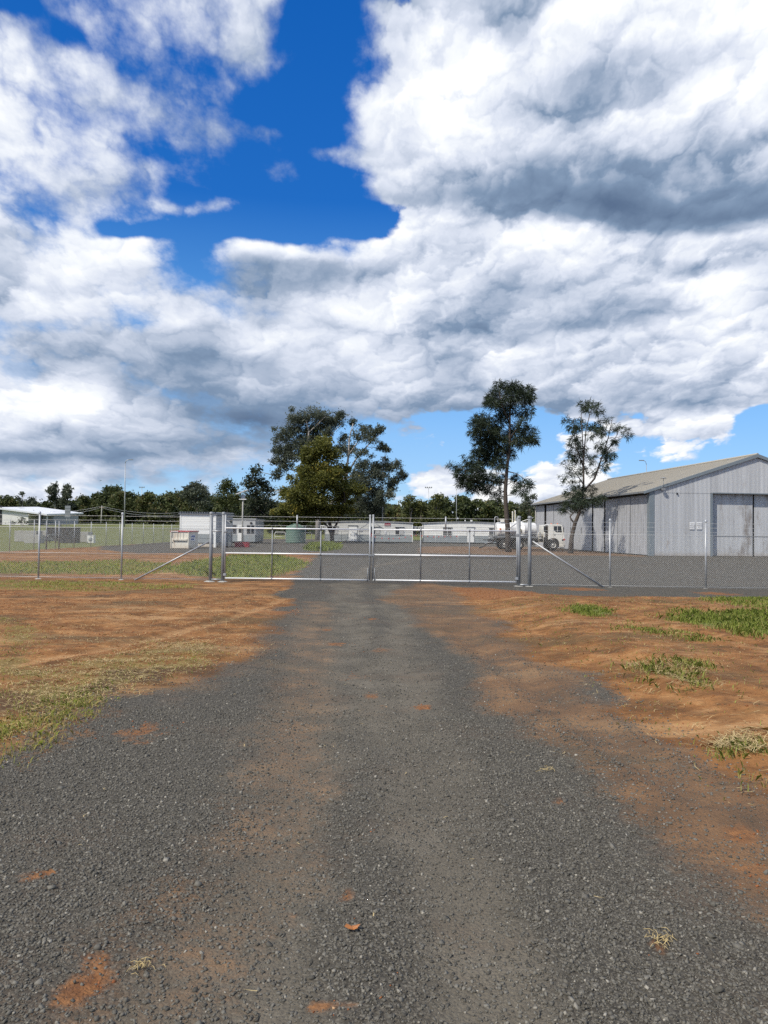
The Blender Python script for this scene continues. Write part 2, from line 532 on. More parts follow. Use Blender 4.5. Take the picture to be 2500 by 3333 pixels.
def leaf_mat(name, dark, light, tip=None, rough=0.55, trans=0.25):
    m, nt, out = new_mat(name)
    f = nt.attr('tint')
    c = nt.ramp(f, [(0.0, dark), (0.75, light), (1.0, tip or light)])
    d = nt.node('ShaderNodeBsdfPrincipled')
    nt.put(d.inputs['Base Color'], c)
    d.inputs['Roughness'].default_value = rough
    d.inputs['Specular IOR Level'].default_value = 0.3
    t = nt.node('ShaderNodeBsdfTranslucent')
    nt.put(t.inputs[0], c)
    mx = nt.node('ShaderNodeMixShader')
    mx.inputs[0].default_value = trans
    nt.t.links.new(d.outputs[0], mx.inputs[1])
    nt.t.links.new(t.outputs[0], mx.inputs[2])
    nt.t.links.new(mx.outputs[0], out.inputs[0])
    return m


paint('galvanised', (0.40, 0.415, 0.43), 0.45, 0.45, 0.15, 9.0, (0.30, 0.31, 0.32), 0.5)
paint('galvanised_dull', (0.25, 0.265, 0.28), 0.55, 0.35, 0.22, 14.0, (0.18, 0.19, 0.20), 0.6)
paint('bright_rail', (0.78, 0.79, 0.80), 0.4, 0.15, 0.06, 12.0)
paint('wire', (0.55, 0.56, 0.55), 0.45, 0.25, 0.1, 30.0)
paint('white_paint', (0.83, 0.82, 0.77), 0.5, 0, 0.05, 2.0, (0.42, 0.36, 0.27), 0.35, True)
paint('white_clean', (0.85, 0.85, 0.82), 0.4, 0, 0.03, 2.0, (0.5, 0.46, 0.4), 0.15)
paint('cabin_grey', (0.27, 0.30, 0.31), 0.6, 0, 0.08, 2.0, (0.25, 0.18, 0.11), 0.3, True)
paint('mid_cabin_shaded', (0.62, 0.62, 0.59), 0.6, 0, 0.06, 2.0, (0.4, 0.35, 0.28), 0.35, True)  # white walls greyed to put the tree's shade into the paint
paint('cabin_shade_and_grey', (0.48, 0.48, 0.47), 0.6, 0, 0.06, 2.0)  # paints shade on the tall white cabin's side; plain grey elsewhere
paint('trim_grey', (0.25, 0.26, 0.27), 0.5, 0.1, 0.1, 4.0)
paint('dark_steel', (0.03, 0.032, 0.036), 0.55, 0.2, 0.25, 4.0, (0.09, 0.06, 0.04), 0.5)
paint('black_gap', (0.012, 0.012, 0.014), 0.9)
paint('rubber', (0.022, 0.022, 0.023), 0.8, 0, 0.25, 10.0, (0.12, 0.085, 0.055), 0.5)
paint('rim', (0.50, 0.49, 0.46), 0.5, 0.3, 0.15, 10.0, (0.2, 0.14, 0.09), 0.5)
paint('truck_white', (0.85, 0.84, 0.79), 0.3, 0, 0.03, 2.0, (0.45, 0.36, 0.26), 0.3, True, coat=0.4, zdirt=(0.9, 1.5, 0.35))
paint('tank_white', (0.82, 0.82, 0.80), 0.38, 0, 0.03, 2.0, (0.5, 0.42, 0.32), 0.3, True, zdirt=(1.1, 1.7, 0.6))
paint('chassis', (0.03, 0.03, 0.032), 0.7, 0.1, 0.3, 6.0, (0.16, 0.10, 0.06), 0.6)
paint('yellow_white', (0.62, 0.55, 0.28), 0.5, 0, 0.15, 6.0)
paint('orange_plastic', (0.75, 0.16, 0.03), 0.4)
paint('red_plastic', (0.55, 0.03, 0.03), 0.4, 0, 0.1, 5.0)
paint('bin_white', (0.72, 0.68, 0.58), 0.6, 0, 0.06, 3.0, (0.30, 0.16, 0.07), 0.75, True, zdirt=(0.05, 0.75, 0.55))
paint('bin_lid', (0.42, 0.05, 0.06), 0.5, 0, 0.15, 6.0, (0.5, 0.42, 0.35), 0.25)
paint('print_blue', (0.04, 0.10, 0.34), 0.5)
paint('print_black', (0.02, 0.02, 0.022), 0.6)
paint('print_white', (0.75, 0.74, 0.72), 0.6)
paint('sign_white', (0.82, 0.82, 0.82), 0.4, 0, 0.02)
paint('sign_red', (0.30, 0.012, 0.03), 0.45)
paint('sign_grey', (0.26, 0.25, 0.25), 0.5)
paint('tank_green', (0.11, 0.185, 0.15), 0.5, 0, 0.06, 2.0, (0.2, 0.2, 0.16), 0.2)
paint('shed_flat', (0.44, 0.45, 0.475), 0.5, 0.15, 0.06, 1.2, (0.26, 0.265, 0.28), 0.45, True, zdirt=(0.0, 0.7, 0.3))
paint('shed_tree_shade', (0.43, 0.44, 0.465), 0.5, 0.15, 0.06, 1.2, (0.10, 0.105, 0.12), 0.7, True)  # dark streaks stand in for a tree's shadow on the nearest panels
paint('shed_trim', (0.20, 0.235, 0.26), 0.5, 0.1, 0.06, 2.0)
paint('roof_beige', (0.37, 0.345, 0.295), 0.6, 0.05, 0.06, 0.8, (0.33, 0.30, 0.25), 0.4)
paint('roof_white', (0.78, 0.79, 0.80), 0.4, 0.1, 0.04, 0.6)
paint('house_wall', (0.72, 0.71, 0.68), 0.7, 0, 0.05, 0.7)
paint('house_grey', (0.36, 0.38, 0.40), 0.7, 0, 0.05, 0.7)
paint('concrete', (0.38, 0.37, 0.34), 0.85, 0, 0.14, 2.5, (0.28, 0.26, 0.22), 0.5)
paint('bark_grey', (0.16, 0.135, 0.115), 0.9, 0, 0.35, 5.0)
paint('bark_pale', (0.42, 0.39, 0.36), 0.8, 0, 0.25, 2.0, (0.2, 0.17, 0.14), 0.6)
paint('bark_dark', (0.075, 0.06, 0.05), 0.95, 0, 0.35, 7.0)
paint('timber', (0.30, 0.25, 0.19), 0.85, 0, 0.2, 4.0)
paint('solar', (0.03, 0.035, 0.06), 0.15, 0, 0.1, 6.0)
paint('straw_dry', (0.52, 0.40, 0.19), 0.8, 0, 0.25, 20.0)
paint('leaf_brown', (0.36, 0.135, 0.035), 0.6, 0, 0.3, 30.0)
leaf_mat('leaf_eucalypt', (0.046, 0.060, 0.042), (0.135, 0.155, 0.108), (0.24, 0.24, 0.175), trans=0.35)
leaf_mat('leaf_olive', (0.060, 0.072, 0.016), (0.20, 0.195, 0.040), (0.38, 0.28, 0.05), trans=0.4)
leaf_mat('leaf_casuarina', (0.020, 0.034, 0.020), (0.062, 0.086, 0.050), (0.13, 0.135, 0.07), trans=0.2)
leaf_mat('leaf_wood', (0.036, 0.052, 0.018), (0.115, 0.135, 0.048), (0.18, 0.14, 0.06), trans=0.3)
leaf_mat('leaf_wood_pale', (0.055, 0.072, 0.024), (0.165, 0.175, 0.062), (0.23, 0.20, 0.08))
leaf_mat('leaf_dark', (0.018, 0.027, 0.014), (0.060, 0.074, 0.040), (0.10, 0.09, 0.055))
leaf_mat('grass_blade', (0.15, 0.21, 0.030), (0.36, 0.41, 0.085), (0.55, 0.44, 0.19), trans=0.45)
leaf_mat('stone', (0.062, 0.057, 0.047), (0.170, 0.159, 0.134), (0.33, 0.305, 0.255), rough=0.8, trans=0.0)
leaf_mat('clod', (0.16, 0.055, 0.022), (0.34, 0.13, 0.05), (0.52, 0.33, 0.18), rough=0.95, trans=0.0)


def glass_mat():
    m, nt, out = new_mat('glass')
    b = nt.node('ShaderNodeBsdfPrincipled')
    b.inputs['Base Color'].default_value = (0.025, 0.03, 0.035, 1)
    b.inputs['Roughness'].default_value = 0.06
    b.inputs['Specular IOR Level'].default_value = 0.8
    nt.t.links.new(b.outputs[0], out.inputs[0])


glass_mat()


def corr_mat(name='corrugated', lo=0.60, amt=0.5, dcol=(0.30, 0.24, 0.19)):
    m, nt, out = new_mat(name)
    tc = nt.node('ShaderNodeTexCoord').outputs['Object']
    st = nt.noise(nt.vm('MULTIPLY', tc, (5.0, 1.0, 0.16)), 1.0, 6, 0.65)
    sheet = nt.voro(nt.vm('MULTIPLY', tc, (1.3, 0.0, 0.0)), 1.0, out='Color')
    c = nt.ramp(st, [(0.25, (0.44, 0.45, 0.465)), (0.5, (0.55, 0.56, 0.575)), (0.8, (0.63, 0.635, 0.645))])
    c = nt.mix(0.14, c, nt.mix(1.0, c, nt.comb(*[nt.sep(sheet)[0]] * 3), 'MULTIPLY'))
    ru = nt.noise(nt.vm('MULTIPLY', tc, (0.9, 1.0, 0.25)), 1.2, 5, 0.7)
    c = nt.mix(nt.m('MULTIPLY', nt.mr(ru, lo, lo + 0.17), amt), c, dcol)
    zz_ = nt.sep(tc)[2]
    c = nt.mix(nt.m('MULTIPLY', nt.mr(nt.m('MULTIPLY_ADD', ru, 0.6, zz_), 0.75, 0.25), 0.45), c, (0.30, 0.23, 0.16))
    b = nt.node('ShaderNodeBsdfPrincipled')
    nt.put(b.inputs['Base Color'], c)
    nt.put(b.inputs['Roughness'], nt.mr(st, 0.3, 0.7, 0.5, 0.38))
    b.inputs['Metallic'].default_value = 0.15
    nt.t.links.new(b.outputs[0], out.inputs[0])


corr_mat()
corr_mat('corrugated_worn', 0.47, 0.75, (0.20, 0.165, 0.14))


def ground_mat():
    m, nt, out = new_mat('ground')
    pos = nt.node('ShaderNodeNewGeometry').outputs['Position']
    p2 = nt.vm('MULTIPLY', pos, (1.0, 1.0, 0.0))
    big = nt.noise(p2, 0.35, 5, 0.6)
    mid = nt.noise(p2, 1.9, 7, 0.66)
    fine = nt.noise(p2, 14.0, 6, 0.7)
    grain = nt.noise(p2, 90.0, 3, 0.6)
    # bare orange-brown soil
    soil = nt.ramp(mid, [(0.26, (0.072, 0.034, 0.011)), (0.42, (0.165, 0.073, 0.023)), (0.56, (0.265, 0.122, 0.040)), (0.76, (0.39, 0.212, 0.084))])
    soil = nt.mix(nt.mr(big, 0.36, 0.62, 0, 0.55), soil, nt.mix(1.0, soil, (1.22, 1.24, 1.32), 'MULTIPLY'))
    soil = nt.mix(0.5, soil, nt.mix(1.0, soil, nt.ramp(fine, [(0.25, (0.45, 0.42, 0.4)), (0.7, (1.35, 1.35, 1.35))]), 'MULTIPLY'))
    soil = nt.mix(nt.mr(nt.noise(nt.vm('MULTIPLY', p2, (0.55, 1.0, 1.0)), 2.6, 7, 0.78), 0.52, 0.66, 0, 0.8), soil, (0.078, 0.046, 0.022))
    pale = nt.mr(nt.noise(nt.vm('MULTIPLY', p2, (0.35, 1.1, 1.0)), 0.8, 6, 0.65), 0.52, 0.66, 0, 0.65)
    pale = nt.m('MAXIMUM', pale, nt.mr(nt.m('MULTIPLY_ADD', nt.m('SUBTRACT', mid, 0.5), 0.9, nt.attr('pale')), 0.3, 0.9, 0, 0.75))
    soil = nt.mix(pale, soil, (0.44, 0.26, 0.120))
    soil = nt.mix(nt.mr(nt.noise(nt.vm('MULTIPLY', p2, (0.30, 0.55, 1.0)), 0.9, 6, 0.7), 0.49, 0.62, 0, 0.75), soil, (0.105, 0.066, 0.028))
    dark = nt.attr('dark')
    soil = nt.mix(nt.m('MULTIPLY', nt.mr(nt.m('ADD', dark, nt.m('MULTIPLY', nt.m('SUBTRACT', fine, 0.5), 0.9)), 0.3, 0.7), 0.8), soil, (0.070, 0.042, 0.022))
    # blue-grey crushed rock
    warp = nt.vm('ADD', p2, nt.vm('SCALE', nt.noise(p2, 30.0, 2, 0.5, out='Color')))
    nt.put(warp.node.inputs[1].links[0].from_node.inputs['Scale'], 0.02)
    v1 = nt.voro(warp, 62.0, out='Color')
    d1 = nt.voro(warp, 62.0, out='Distance')
    v2 = nt.voro(warp, 150.0, out='Color')
    s1 = nt.sep(v1)
    s2 = nt.sep(v2)
    rock = nt.ramp(s1[0], [(0.0, (0.044, 0.039, 0.030)), (0.5, (0.082, 0.074, 0.059)), (0.85, (0.128, 0.118, 0.096)), (1.0, (0.20, 0.184, 0.150))])
    rock2 = nt.ramp(s2[1], [(0.0, (0.048, 0.042, 0.032)), (0.7, (0.105, 0.096, 0.077)), (1.0, (0.20, 0.183, 0.148))])
    rock = nt.mix(nt.mr(s1[2], 0.45, 0.6), rock, rock2)
    rock = nt.mix(nt.mr(d1, 0.38, 0.66, 0, 0.45), rock, (0.045, 0.041, 0.036))
    fines = nt.ramp(mid, [(0.3, (0.112, 0.096, 0.070)), (0.7, (0.182, 0.160, 0.124))])
    tr = nt.attr('track')
    ff = nt.mr(nt.m('ADD', nt.m('MULTIPLY', tr, 0.6), nt.m('ADD', nt.m('MULTIPLY', mid, 0.7), nt.m('MULTIPLY', grain, 0.35))), 0.50, 0.98, 0.0, 0.78)
    rock = nt.mix(ff, rock, fines)
    rock = nt.mix(nt.mr(big, 0.3, 0.7, 0.0, 0.30), rock, nt.mix(1.0, rock, (0.80, 0.78, 0.80), 'MULTIPLY'))
    brown = nt.mr(nt.noise(p2, 0.9, 6, 0.68), 0.50, 0.74, 0, 0.45)
    rock = nt.mix(brown, rock, (0.135, 0.092, 0.062))
    over = nt.attr('over')
    of = nt.mr(nt.m('ADD', over, nt.m('ADD', nt.m('MULTIPLY', nt.m('SUBTRACT', mid, 0.5), 0.8), nt.m('MULTIPLY', nt.m('SUBTRACT', fine, 0.5), 0.7))), 0.28, 0.85, 0.0, 0.9)
    browns = nt.mix(0.48, soil, (0.115, 0.092, 0.068))
    rock = nt.mix(of, rock, browns)
    g = nt.attr('gravel')
    gf = nt.mr(nt.m('ADD', g, nt.m('ADD', nt.m('MULTIPLY', nt.m('SUBTRACT', mid, 0.5), 1.3), nt.m('MULTIPLY', nt.m('SUBTRACT', fine, 0.5), 1.1))), 0.30, 0.70)
    c = nt.mix(gf, soil, rock)
    red = nt.attr('red')
    rf = nt.mr(nt.m('ADD', red, nt.m('MULTIPLY', nt.m('SUBTRACT', fine, 0.5), 0.9)), 0.35, 0.90, 0, 0.88)
    c = nt.mix(rf, c, nt.mix(nt.mr(fine, 0.35, 0.65), (0.15, 0.058, 0.020), (0.29, 0.130, 0.048)))
    # turf thatch between blades
    gn = nt.noise(p2, 7.0, 6, 0.75)
    gcol = nt.ramp(gn, [(0.25, (0.060, 0.070, 0.017)), (0.5, (0.120, 0.145, 0.032)), (0.75, (0.20, 0.21, 0.065))])
    dcol = nt.ramp(gn, [(0.25, (0.085, 0.058, 0.018)), (0.55, (0.20, 0.145, 0.048)), (0.8, (0.36, 0.275, 0.11))])
    jit = nt.m('ADD', nt.m('MULTIPLY', nt.m('SUBTRACT', fine, 0.5), 1.1), nt.m('MULTIPLY', nt.m('SUBTRACT', mid, 0.5), 1.2))
    df = nt.mr(nt.m('ADD', nt.attr('dry'), jit), 0.40, 0.68, 0, 0.85)
    c = nt.mix(df, c, dcol)
    gf2 = nt.mr(nt.m('ADD', nt.attr('grass'), jit), 0.48, 0.72, 0, 0.92)
    c = nt.mix(gf2, c, gcol)
    b = nt.node('ShaderNodeBsdfPrincipled')
    nt.put(b.inputs['Base Color'], c)
    b.inputs['Roughness'].default_value = 0.92
    b.inputs['Specular IOR Level'].default_value = 0.25
    # relief
    h = nt.m('ADD', nt.m('MULTIPLY', nt.m('SUBTRACT', 0.6, d1), nt.m('MULTIPLY', gf, 0.010)), nt.m('MULTIPLY', fine, 0.017))
    h = nt.m('ADD', h, nt.m('ADD', nt.m('MULTIPLY', mid, 0.024), nt.m('MULTIPLY', grain, 0.004)))
    bp = nt.node('ShaderNodeBump')
    bp.inputs['Strength'].default_value = 0.7
    bp.inputs['Distance'].default_value = 1.0
    nt.put(bp.inputs['Height'], h)
    nt.t.links.new(bp.outputs[0], b.inputs['Normal'])
    nt.t.links.new(b.outputs[0], out.inputs[0])


ground_mat()


# ----------------------------------------------------------------- mesh builders
COL = scene.collection


def np_mesh(name, verts, faces, mat, parent=None, attrs=None, smooth_f=False):
    """faces: (n,k) array"""
    me = bpy.data.meshes.new(name)
    verts = np.asarray(verts, np.float32)
    faces = np.asarray(faces, np.int32)
    nf, k = faces.shape
    me.vertices.add(len(verts))
    me.vertices.foreach_set('co', verts.ravel())
    me.loops.add(nf * k)
    me.loops.foreach_set('vertex_index', faces.ravel())
    me.polygons.add(nf)
    me.polygons.foreach_set('loop_start', np.arange(0, nf * k, k, dtype=np.int32))
    me.polygons.foreach_set('loop_total', np.full(nf, k, np.int32))
    if smooth_f:
        me.polygons.foreach_set('use_smooth', np.ones(nf, bool))
    for an, av in (attrs or {}).items():
        a = me.attributes.new(an, 'FLOAT', 'POINT')
        a.data.foreach_set('value', np.asarray(av, np.float32).ravel())
    me.update(calc_edges=True)
    me.validate()
    if mat:
        me.materials.append(MATS[mat])
    o = bpy.data.objects.new(name, me)
    COL.objects.link(o)
    if parent:
        o.parent = parent
    return o


class MB:
    """collects shapes into one mesh"""

    def __init__(s):
        s.v, s.f, s.sm = [], [], []

    def add(s, verts, faces, sm=False):
        k = len(s.v)
        s.v += [tuple(v) for v in verts]
        s.f += [tuple(i + k for i in f) for f in faces]
        s.sm += [sm] * len(faces)
        return s

    def box(s, x0, x1, y0, y1, z0, z1, bev=0.0):
        if bev:
            b = min(bev, abs(x1 - x0) / 2.2, abs(y1 - y0) / 2.2, abs(z1 - z0) / 2.2)
            vs = []
            for (X, sx) in ((x0, 1), (x1, -1)):
                for (Y, sy) in ((y0, 1), (y1, -1)):
                    for (Z, sz) in ((z0, 1), (z1, -1)):
                        vs += [(X, Y + sy * b, Z + sz * b), (X + sx * b, Y, Z + sz * b), (X + sx * b, Y + sy * b, Z)]

            def i(a, b_, c, k):
                return ((a * 2 + b_) * 2 + c) * 3 + k
            fs = []
            for a in (0, 1):
                fs.append([i(a, 0, 0, 0), i(a, 0, 1, 0), i(a, 1, 1, 0), i(a, 1, 0, 0)][::1 if a == 0 else -1])
                fs.append([i(0, a, 0, 1), i(1, a, 0, 1), i(1, a, 1, 1), i(0, a, 1, 1)][::1 if a == 0 else -1])
                fs.append([i(0, 0, a, 2), i(0, 1, a, 2), i(1, 1, a, 2), i(1, 0, a, 2)][::1 if a == 0 else -1])
            for a in (0, 1):
                for c in (0, 1):
                    fl = 1 if (a + c) % 2 == 0 else -1
                    fs.append([i(0, a, c, 1), i(0, a, c, 2), i(1, a, c, 2), i(1, a, c, 1)][::fl])
                    fs.append([i(a, 0, c, 2), i(a, 0, c, 0), i(a, 1, c, 0), i(a, 1, c, 2)][::fl])
                    fs.append([i(a, c, 0, 0), i(a, c, 0, 1), i(a, c, 1, 1), i(a, c, 1, 0)][::fl])
            for a in (0, 1):
                for c in (0, 1):
                    for e in (0, 1):
                        f = [i(a, c, e, 0), i(a, c, e, 1), i(a, c, e, 2)]
                        fs.append(f if (a + c + e) % 2 == 0 else f[::-1])
            return s.add(vs, fs)
        v = [(x0, y0, z0), (x1, y0, z0), (x1, y1, z0), (x0, y1, z0), (x0, y0, z1), (x1, y0, z1), (x1, y1, z1), (x0, y1, z1)]
        return s.add(v, [(3, 2, 1, 0), (4, 5, 6, 7), (0, 1, 5, 4), (1, 2, 6, 5), (2, 3, 7, 6), (3, 0, 4, 7)])

    def tube(s, pts, rad, n=8, cap=True, sm=True):
        pts = [Vector(p) for p in pts]
        if not isinstance(rad, (list, tuple)):
            rad = [rad] * len(pts)
        k0 = len(s.v)
        up = None
        for i, p in enumerate(pts):
            t = (pts[min(i + 1, len(pts) - 1)] - pts[max(i - 1, 0)]).normalized()
            if up is None:
                up = Vector((0, 0, 1)) if abs(t.z) < 0.9 else Vector((1, 0, 0))
            a = t.cross(up)
            a.normalize()
            b = a.cross(t)
            up = b
            for j in range(n):
                th = 2 * math.pi * j / n
                s.v.append(tuple(p + (a * math.cos(th) + b * math.sin(th)) * rad[i]))
        for i in range(len(pts) - 1):
            for j in range(n):
                q = k0 + i * n
                s.f.append((q + j, q + (j + 1) % n, q + n + (j + 1) % n, q + n + j))
                s.sm.append(sm)
        if cap:
            s.f.append(tuple(k0 + j for j in range(n))[::-1])
            s.f.append(tuple(k0 + (len(pts) - 1) * n + j for j in range(n)))
            s.sm += [False, False]
        return s

    def prism(s, poly, axis, a0, a1):
        """extrude a 2D outline along axis (0,1,2) from a0 to a1"""
        def mk(p, a):
            if axis == 0:
                return (a, p[0], p[1])
            if axis == 1:
                return (p[0], a, p[1])
            return (p[0], p[1], a)
        n = len(poly)
        v = [mk(p, a0) for p in poly] + [mk(p, a1) for p in poly]
        f = [tuple(range(n)), tuple(range(2 * n - 1, n - 1, -1))] + [((i + 1) % n, i, n + i, n + (i + 1) % n) for i in range(n)]
        return s.add(v, f)

    def lathe(s, prof, c=(0, 0, 0), n=24, axis='Z'):
        k0 = len(s.v)
        for (r, h) in prof:
            for j in range(n):
                th = 2 * math.pi * j / n
                a, b = r * math.cos(th), r * math.sin(th)
                if axis == 'Z':
                    v = (c[0] + a, c[1] + b, c[2] + h)
                elif axis == 'Y':
                    v = (c[0] + a, c[1] + h, c[2] + b)
                else:
                    v = (c[0] + h, c[1] + a, c[2] + b)
                s.v.append(v)
        for i in range(len(prof) - 1):
            for j in range(n):
                q = k0 + i * n
                s.f.append((q + j, q + (j + 1) % n, q + n + (j + 1) % n, q + n + j))
                s.sm.append(True)
        return s

    def build(s, name, mat, parent=None):
        me = bpy.data.meshes.new(name)
        me.from_pydata(s.v, [], s.f)
        me.polygons.foreach_set('use_smooth', s.sm)
        me.update()
        me.materials.append(MATS[mat])
        o = bpy.data.objects.new(name, me)
        COL.objects.link(o)
        if parent:
            o.parent = parent
        return o


def tag(o, label=None, cat=None, group=None, kind=None):
    if label:
        o['label'] = label
    if cat:
        o['category'] = cat
    if group:
        o['group'] = group
    if kind:
        o['kind'] = kind
    return o


def thing(name, label, cat, loc=(0, 0, 0), rz=0.0, group=None):
    o = bpy.data.objects.new(name, None)
    o.empty_display_size = 0.2
    COL.objects.link(o)
    o.location = loc
    o.rotation_euler = (0, 0, rz)
    return tag(o, label, cat, group)


def copy_tree(o, parent=None):
    c = o.copy()
    COL.objects.link(c)
    c.parent = parent
    for ch in list(o.children):
        copy_tree(ch, c)
    return c


# ----------------------------------------------------------------- ground
def axis_lines(segs):
    out = [segs[0][0]]
    for a, b, st0, st1 in segs:
        x = a
        while x < b - 1e-6:
            t = (x - a) / (b - a)
            x = min(x + st0 + (st1 - st0) * t, b)
            out.append(x)
    return np.array(out)


gx_pos = axis_lines([(0, 6, 0.075, 0.09), (6, 14, 0.10, 0.25), (14, 40, 0.3, 2.0), (40, 2500, 4, 400)])
gx = np.concatenate([-gx_pos[:0:-1], gx_pos])
gy = axis_lines([(-400, -20, 120, 20), (-20, 1.5, 6, 0.2), (1.5, 8, 0.07, 0.07), (8, 24, 0.08, 0.16), (24, 60, 0.2, 1.2), (60, 200, 1.5, 8), (200, 3500, 15, 500)])
GXX, GYY = np.meshgrid(gx, gy)
zz = gz(GXX, GYY)
mk_ = masks(GXX, GYY)
nx, ny = len(gx), len(gy)
idx = np.arange(nx * ny).reshape(ny, nx)
gf = np.stack([idx[:-1, :-1], idx[:-1, 1:], idx[1:, 1:], idx[1:, :-1]], -1).reshape(-1, 4)
ground = np_mesh('ground', np.stack([GXX, GYY, zz], -1).reshape(-1, 3), gf, 'ground',
                 attrs=dict(zip(('gravel', 'over', 'track', 'red', 'dark', 'grass', 'dry', 'pale'), [a.ravel() for a in mk_])), smooth_f=True)
tag(ground, 'orange soil, grey gravel drive and yard, and green field', kind='structure')

# ----------------------------------------------------------------- big shed
def build_shed():
    ang = math.atan2(0.097, 0.995)
    org = Vector((20.2, 56.4, 0))
    t = thing('storage_shed', 'long grey metal shed with beige gable roof and sliding doors, beside the leaning tree', 'shed', org, ang)
    U, V = Vector((math.cos(ang), math.sin(ang))), Vector((-math.sin(ang), math.cos(ang)))

    def v_at(px):
        k = P(px, 1730, 1.0).x
        # org + v*V on ray x = k*y
        return (org.x - k * org.y) / (k * V.y - V.x)

    W, EH, RH, L = 17.4, 5.0, 7.9, 28.8
    pitch, dep = 0.105, 0.022

    def top(x):
        return EH + (RH - EH) * (1 - abs(x - W / 2) / (W / 2)) - 0.10

    def corr(x0, x1, zb, zt, y=0.0):
        m = MB()
        n = int(round((x1 - x0) / pitch))
        prof = [(0, 0), (0.22, 0), (0.42, 1), (0.58, 1), (0.78, 0)]
        xs = []
        for i in range(n):
            for a, b in prof:
                xs.append((x0 + (i + a) * (x1 - x0) / n, b))
        xs.append((x1, 0))
        vs = []
        for x, b in xs:
            vs += [(x, y - b * dep, zb), (x, y - b * dep, zt(x) if callable(zt) else zt)]
        fs = [(2 * i, 2 * i + 2, 2 * i + 3, 2 * i + 1) for i in range(len(xs) - 1)]
        m.add(vs, fs)
        return m
    D0, D1, DH = 5.1, 12.36, 4.86
    corr(0.42, D0 - 0.16, 0.02, DH + 0.06).build('gable_wall', 'corrugated', t)
    corr(0.42, D0 - 0.16, DH - 0.02, lambda q: max(top(q), DH), -0.016).build('gable_wall', 'corrugated', t)
    corr(D0 - 0.16, D1 + 0.16, DH + 0.02, top).build('gable_wall', 'corrugated', t)
    corr(D1 + 0.16, W - 0.42, 0.02, DH + 0.06).build('gable_wall', 'corrugated', t)
    corr(D1 + 0.16, W - 0.42, DH - 0.02, lambda q: max(top(q), DH), -0.016).build('gable_wall', 'corrugated', t)
    # corner posts and door jambs
    for x0, x1 in ((0.02, 0.42), (W - 0.42, W - 0.02)):
        MB().box(x0, x1, -0.05, 0.35, 0, EH + 0.02, 0.01).build('corner_flashing', 'shed_trim', t)
    for x0, x1 in ((D0 - 0.16, D0), (D1, D1 + 0.16)):
        MB().box(x0, x1, -0.045, 0.55, 0, DH).build('door_jamb', 'shed_trim', t)
    MB().box(D0, D1, -0.04, 0.06, DH - 0.02, DH + 0.06).build('door_head', 'shed_trim', t)
    # recessed sliding doors, one slightly askew
    mid = (D0 + D1) / 2
    for i, (a, b, yy) in enumerate(((D0 + 0.20, mid - 0.10, 0.42), (mid + 0.06, D1 - 0.05, 0.50))):
        dr = corr(a, b, 0.03, DH + 0.25, yy).build('sliding_door', 'corrugated_worn', t)
        MB().box(a, b, yy - 0.03, yy - 0.012, 1.55, 1.60).build('door_rail', 'galvanised_dull', dr)
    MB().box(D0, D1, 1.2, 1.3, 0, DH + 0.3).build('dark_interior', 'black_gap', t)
    # rear and far walls
    MB().box(0.1, W - 0.1, L - 0.1, L, 0, EH).build('rear_wall', 'shed_flat', t)
    MB().box(W - 0.12, W - 0.02, 0.36, L - 0.1, 0, EH).build('side_wall', 'shed_flat', t)
    # side towards the yard: hanging sheet doors over a black sheet standing in for shaded gaps
    MB().box(0.16, 0.22, 0.36, L - 0.1, 0, EH - 0.05).build('gap_shade', 'black_gap', t)
    edges = [v_at(p) for p in (2100, 2049, 2006, 1963, 1925, 1890, 1855, 1824, 1799, 1770, 1746)]
    edges[0], edges[-1] = 0.36, L
    for i in range(len(edges) - 1):
        a, b = edges[i], edges[i + 1]
        gap = 0.26 if i in (1, 2, 3) else (0.7 if i == 8 else 0.06)
        off = (0.0, -0.02, 0.05, 0.03, -0.01, 0.02, 0.0, 0.03, 0.01, 0.0)[i]
        b2 = b - gap
        m = MB()
        n = max(2, int((b2 - a) / 0.45))
        xs = []
        for k in range(n):
            q = a + (b2 - a) * k / n
            st = (b2 - a) / n
            xs += [(q, 0), (q + st * 0.90, 0), (q + st * 0.93, 0.015), (q + st * 0.97, 0.015)]
        xs.append((b2, 0))
        zt = EH - 0.32 - 0.02 * (i % 3)
        vs = []
        for q, e in xs:
            vs += [(0.06 + off - e, q, 0.06), (0.06 + off - e, q, zt)]
        m.add(vs, [(2 * j + 2, 2 * j, 2 * j + 1, 2 * j + 3) for j in range(len(xs) - 1)])
        pn = m.build('door_panel', 'shed_tree_shade' if i < 2 else 'shed_flat', t)
        if i < 2:
            tag(pn, 'grey sheet door panel with dark streaks painted in for tree shade')
        if i in (4, 5, 7):
            MB().box(0.02 + off, 0.05 + off, b2 - 0.05, b2 + 0.0, 1.55, 2.2).build('bolt', 'dark_steel', pn)
    MB().box(0.02, 0.14, 0.36, L - 0.02, EH - 0.28, EH - 0.10).build('door_track', 'dark_steel', t)
    # roof
    th = 0.06
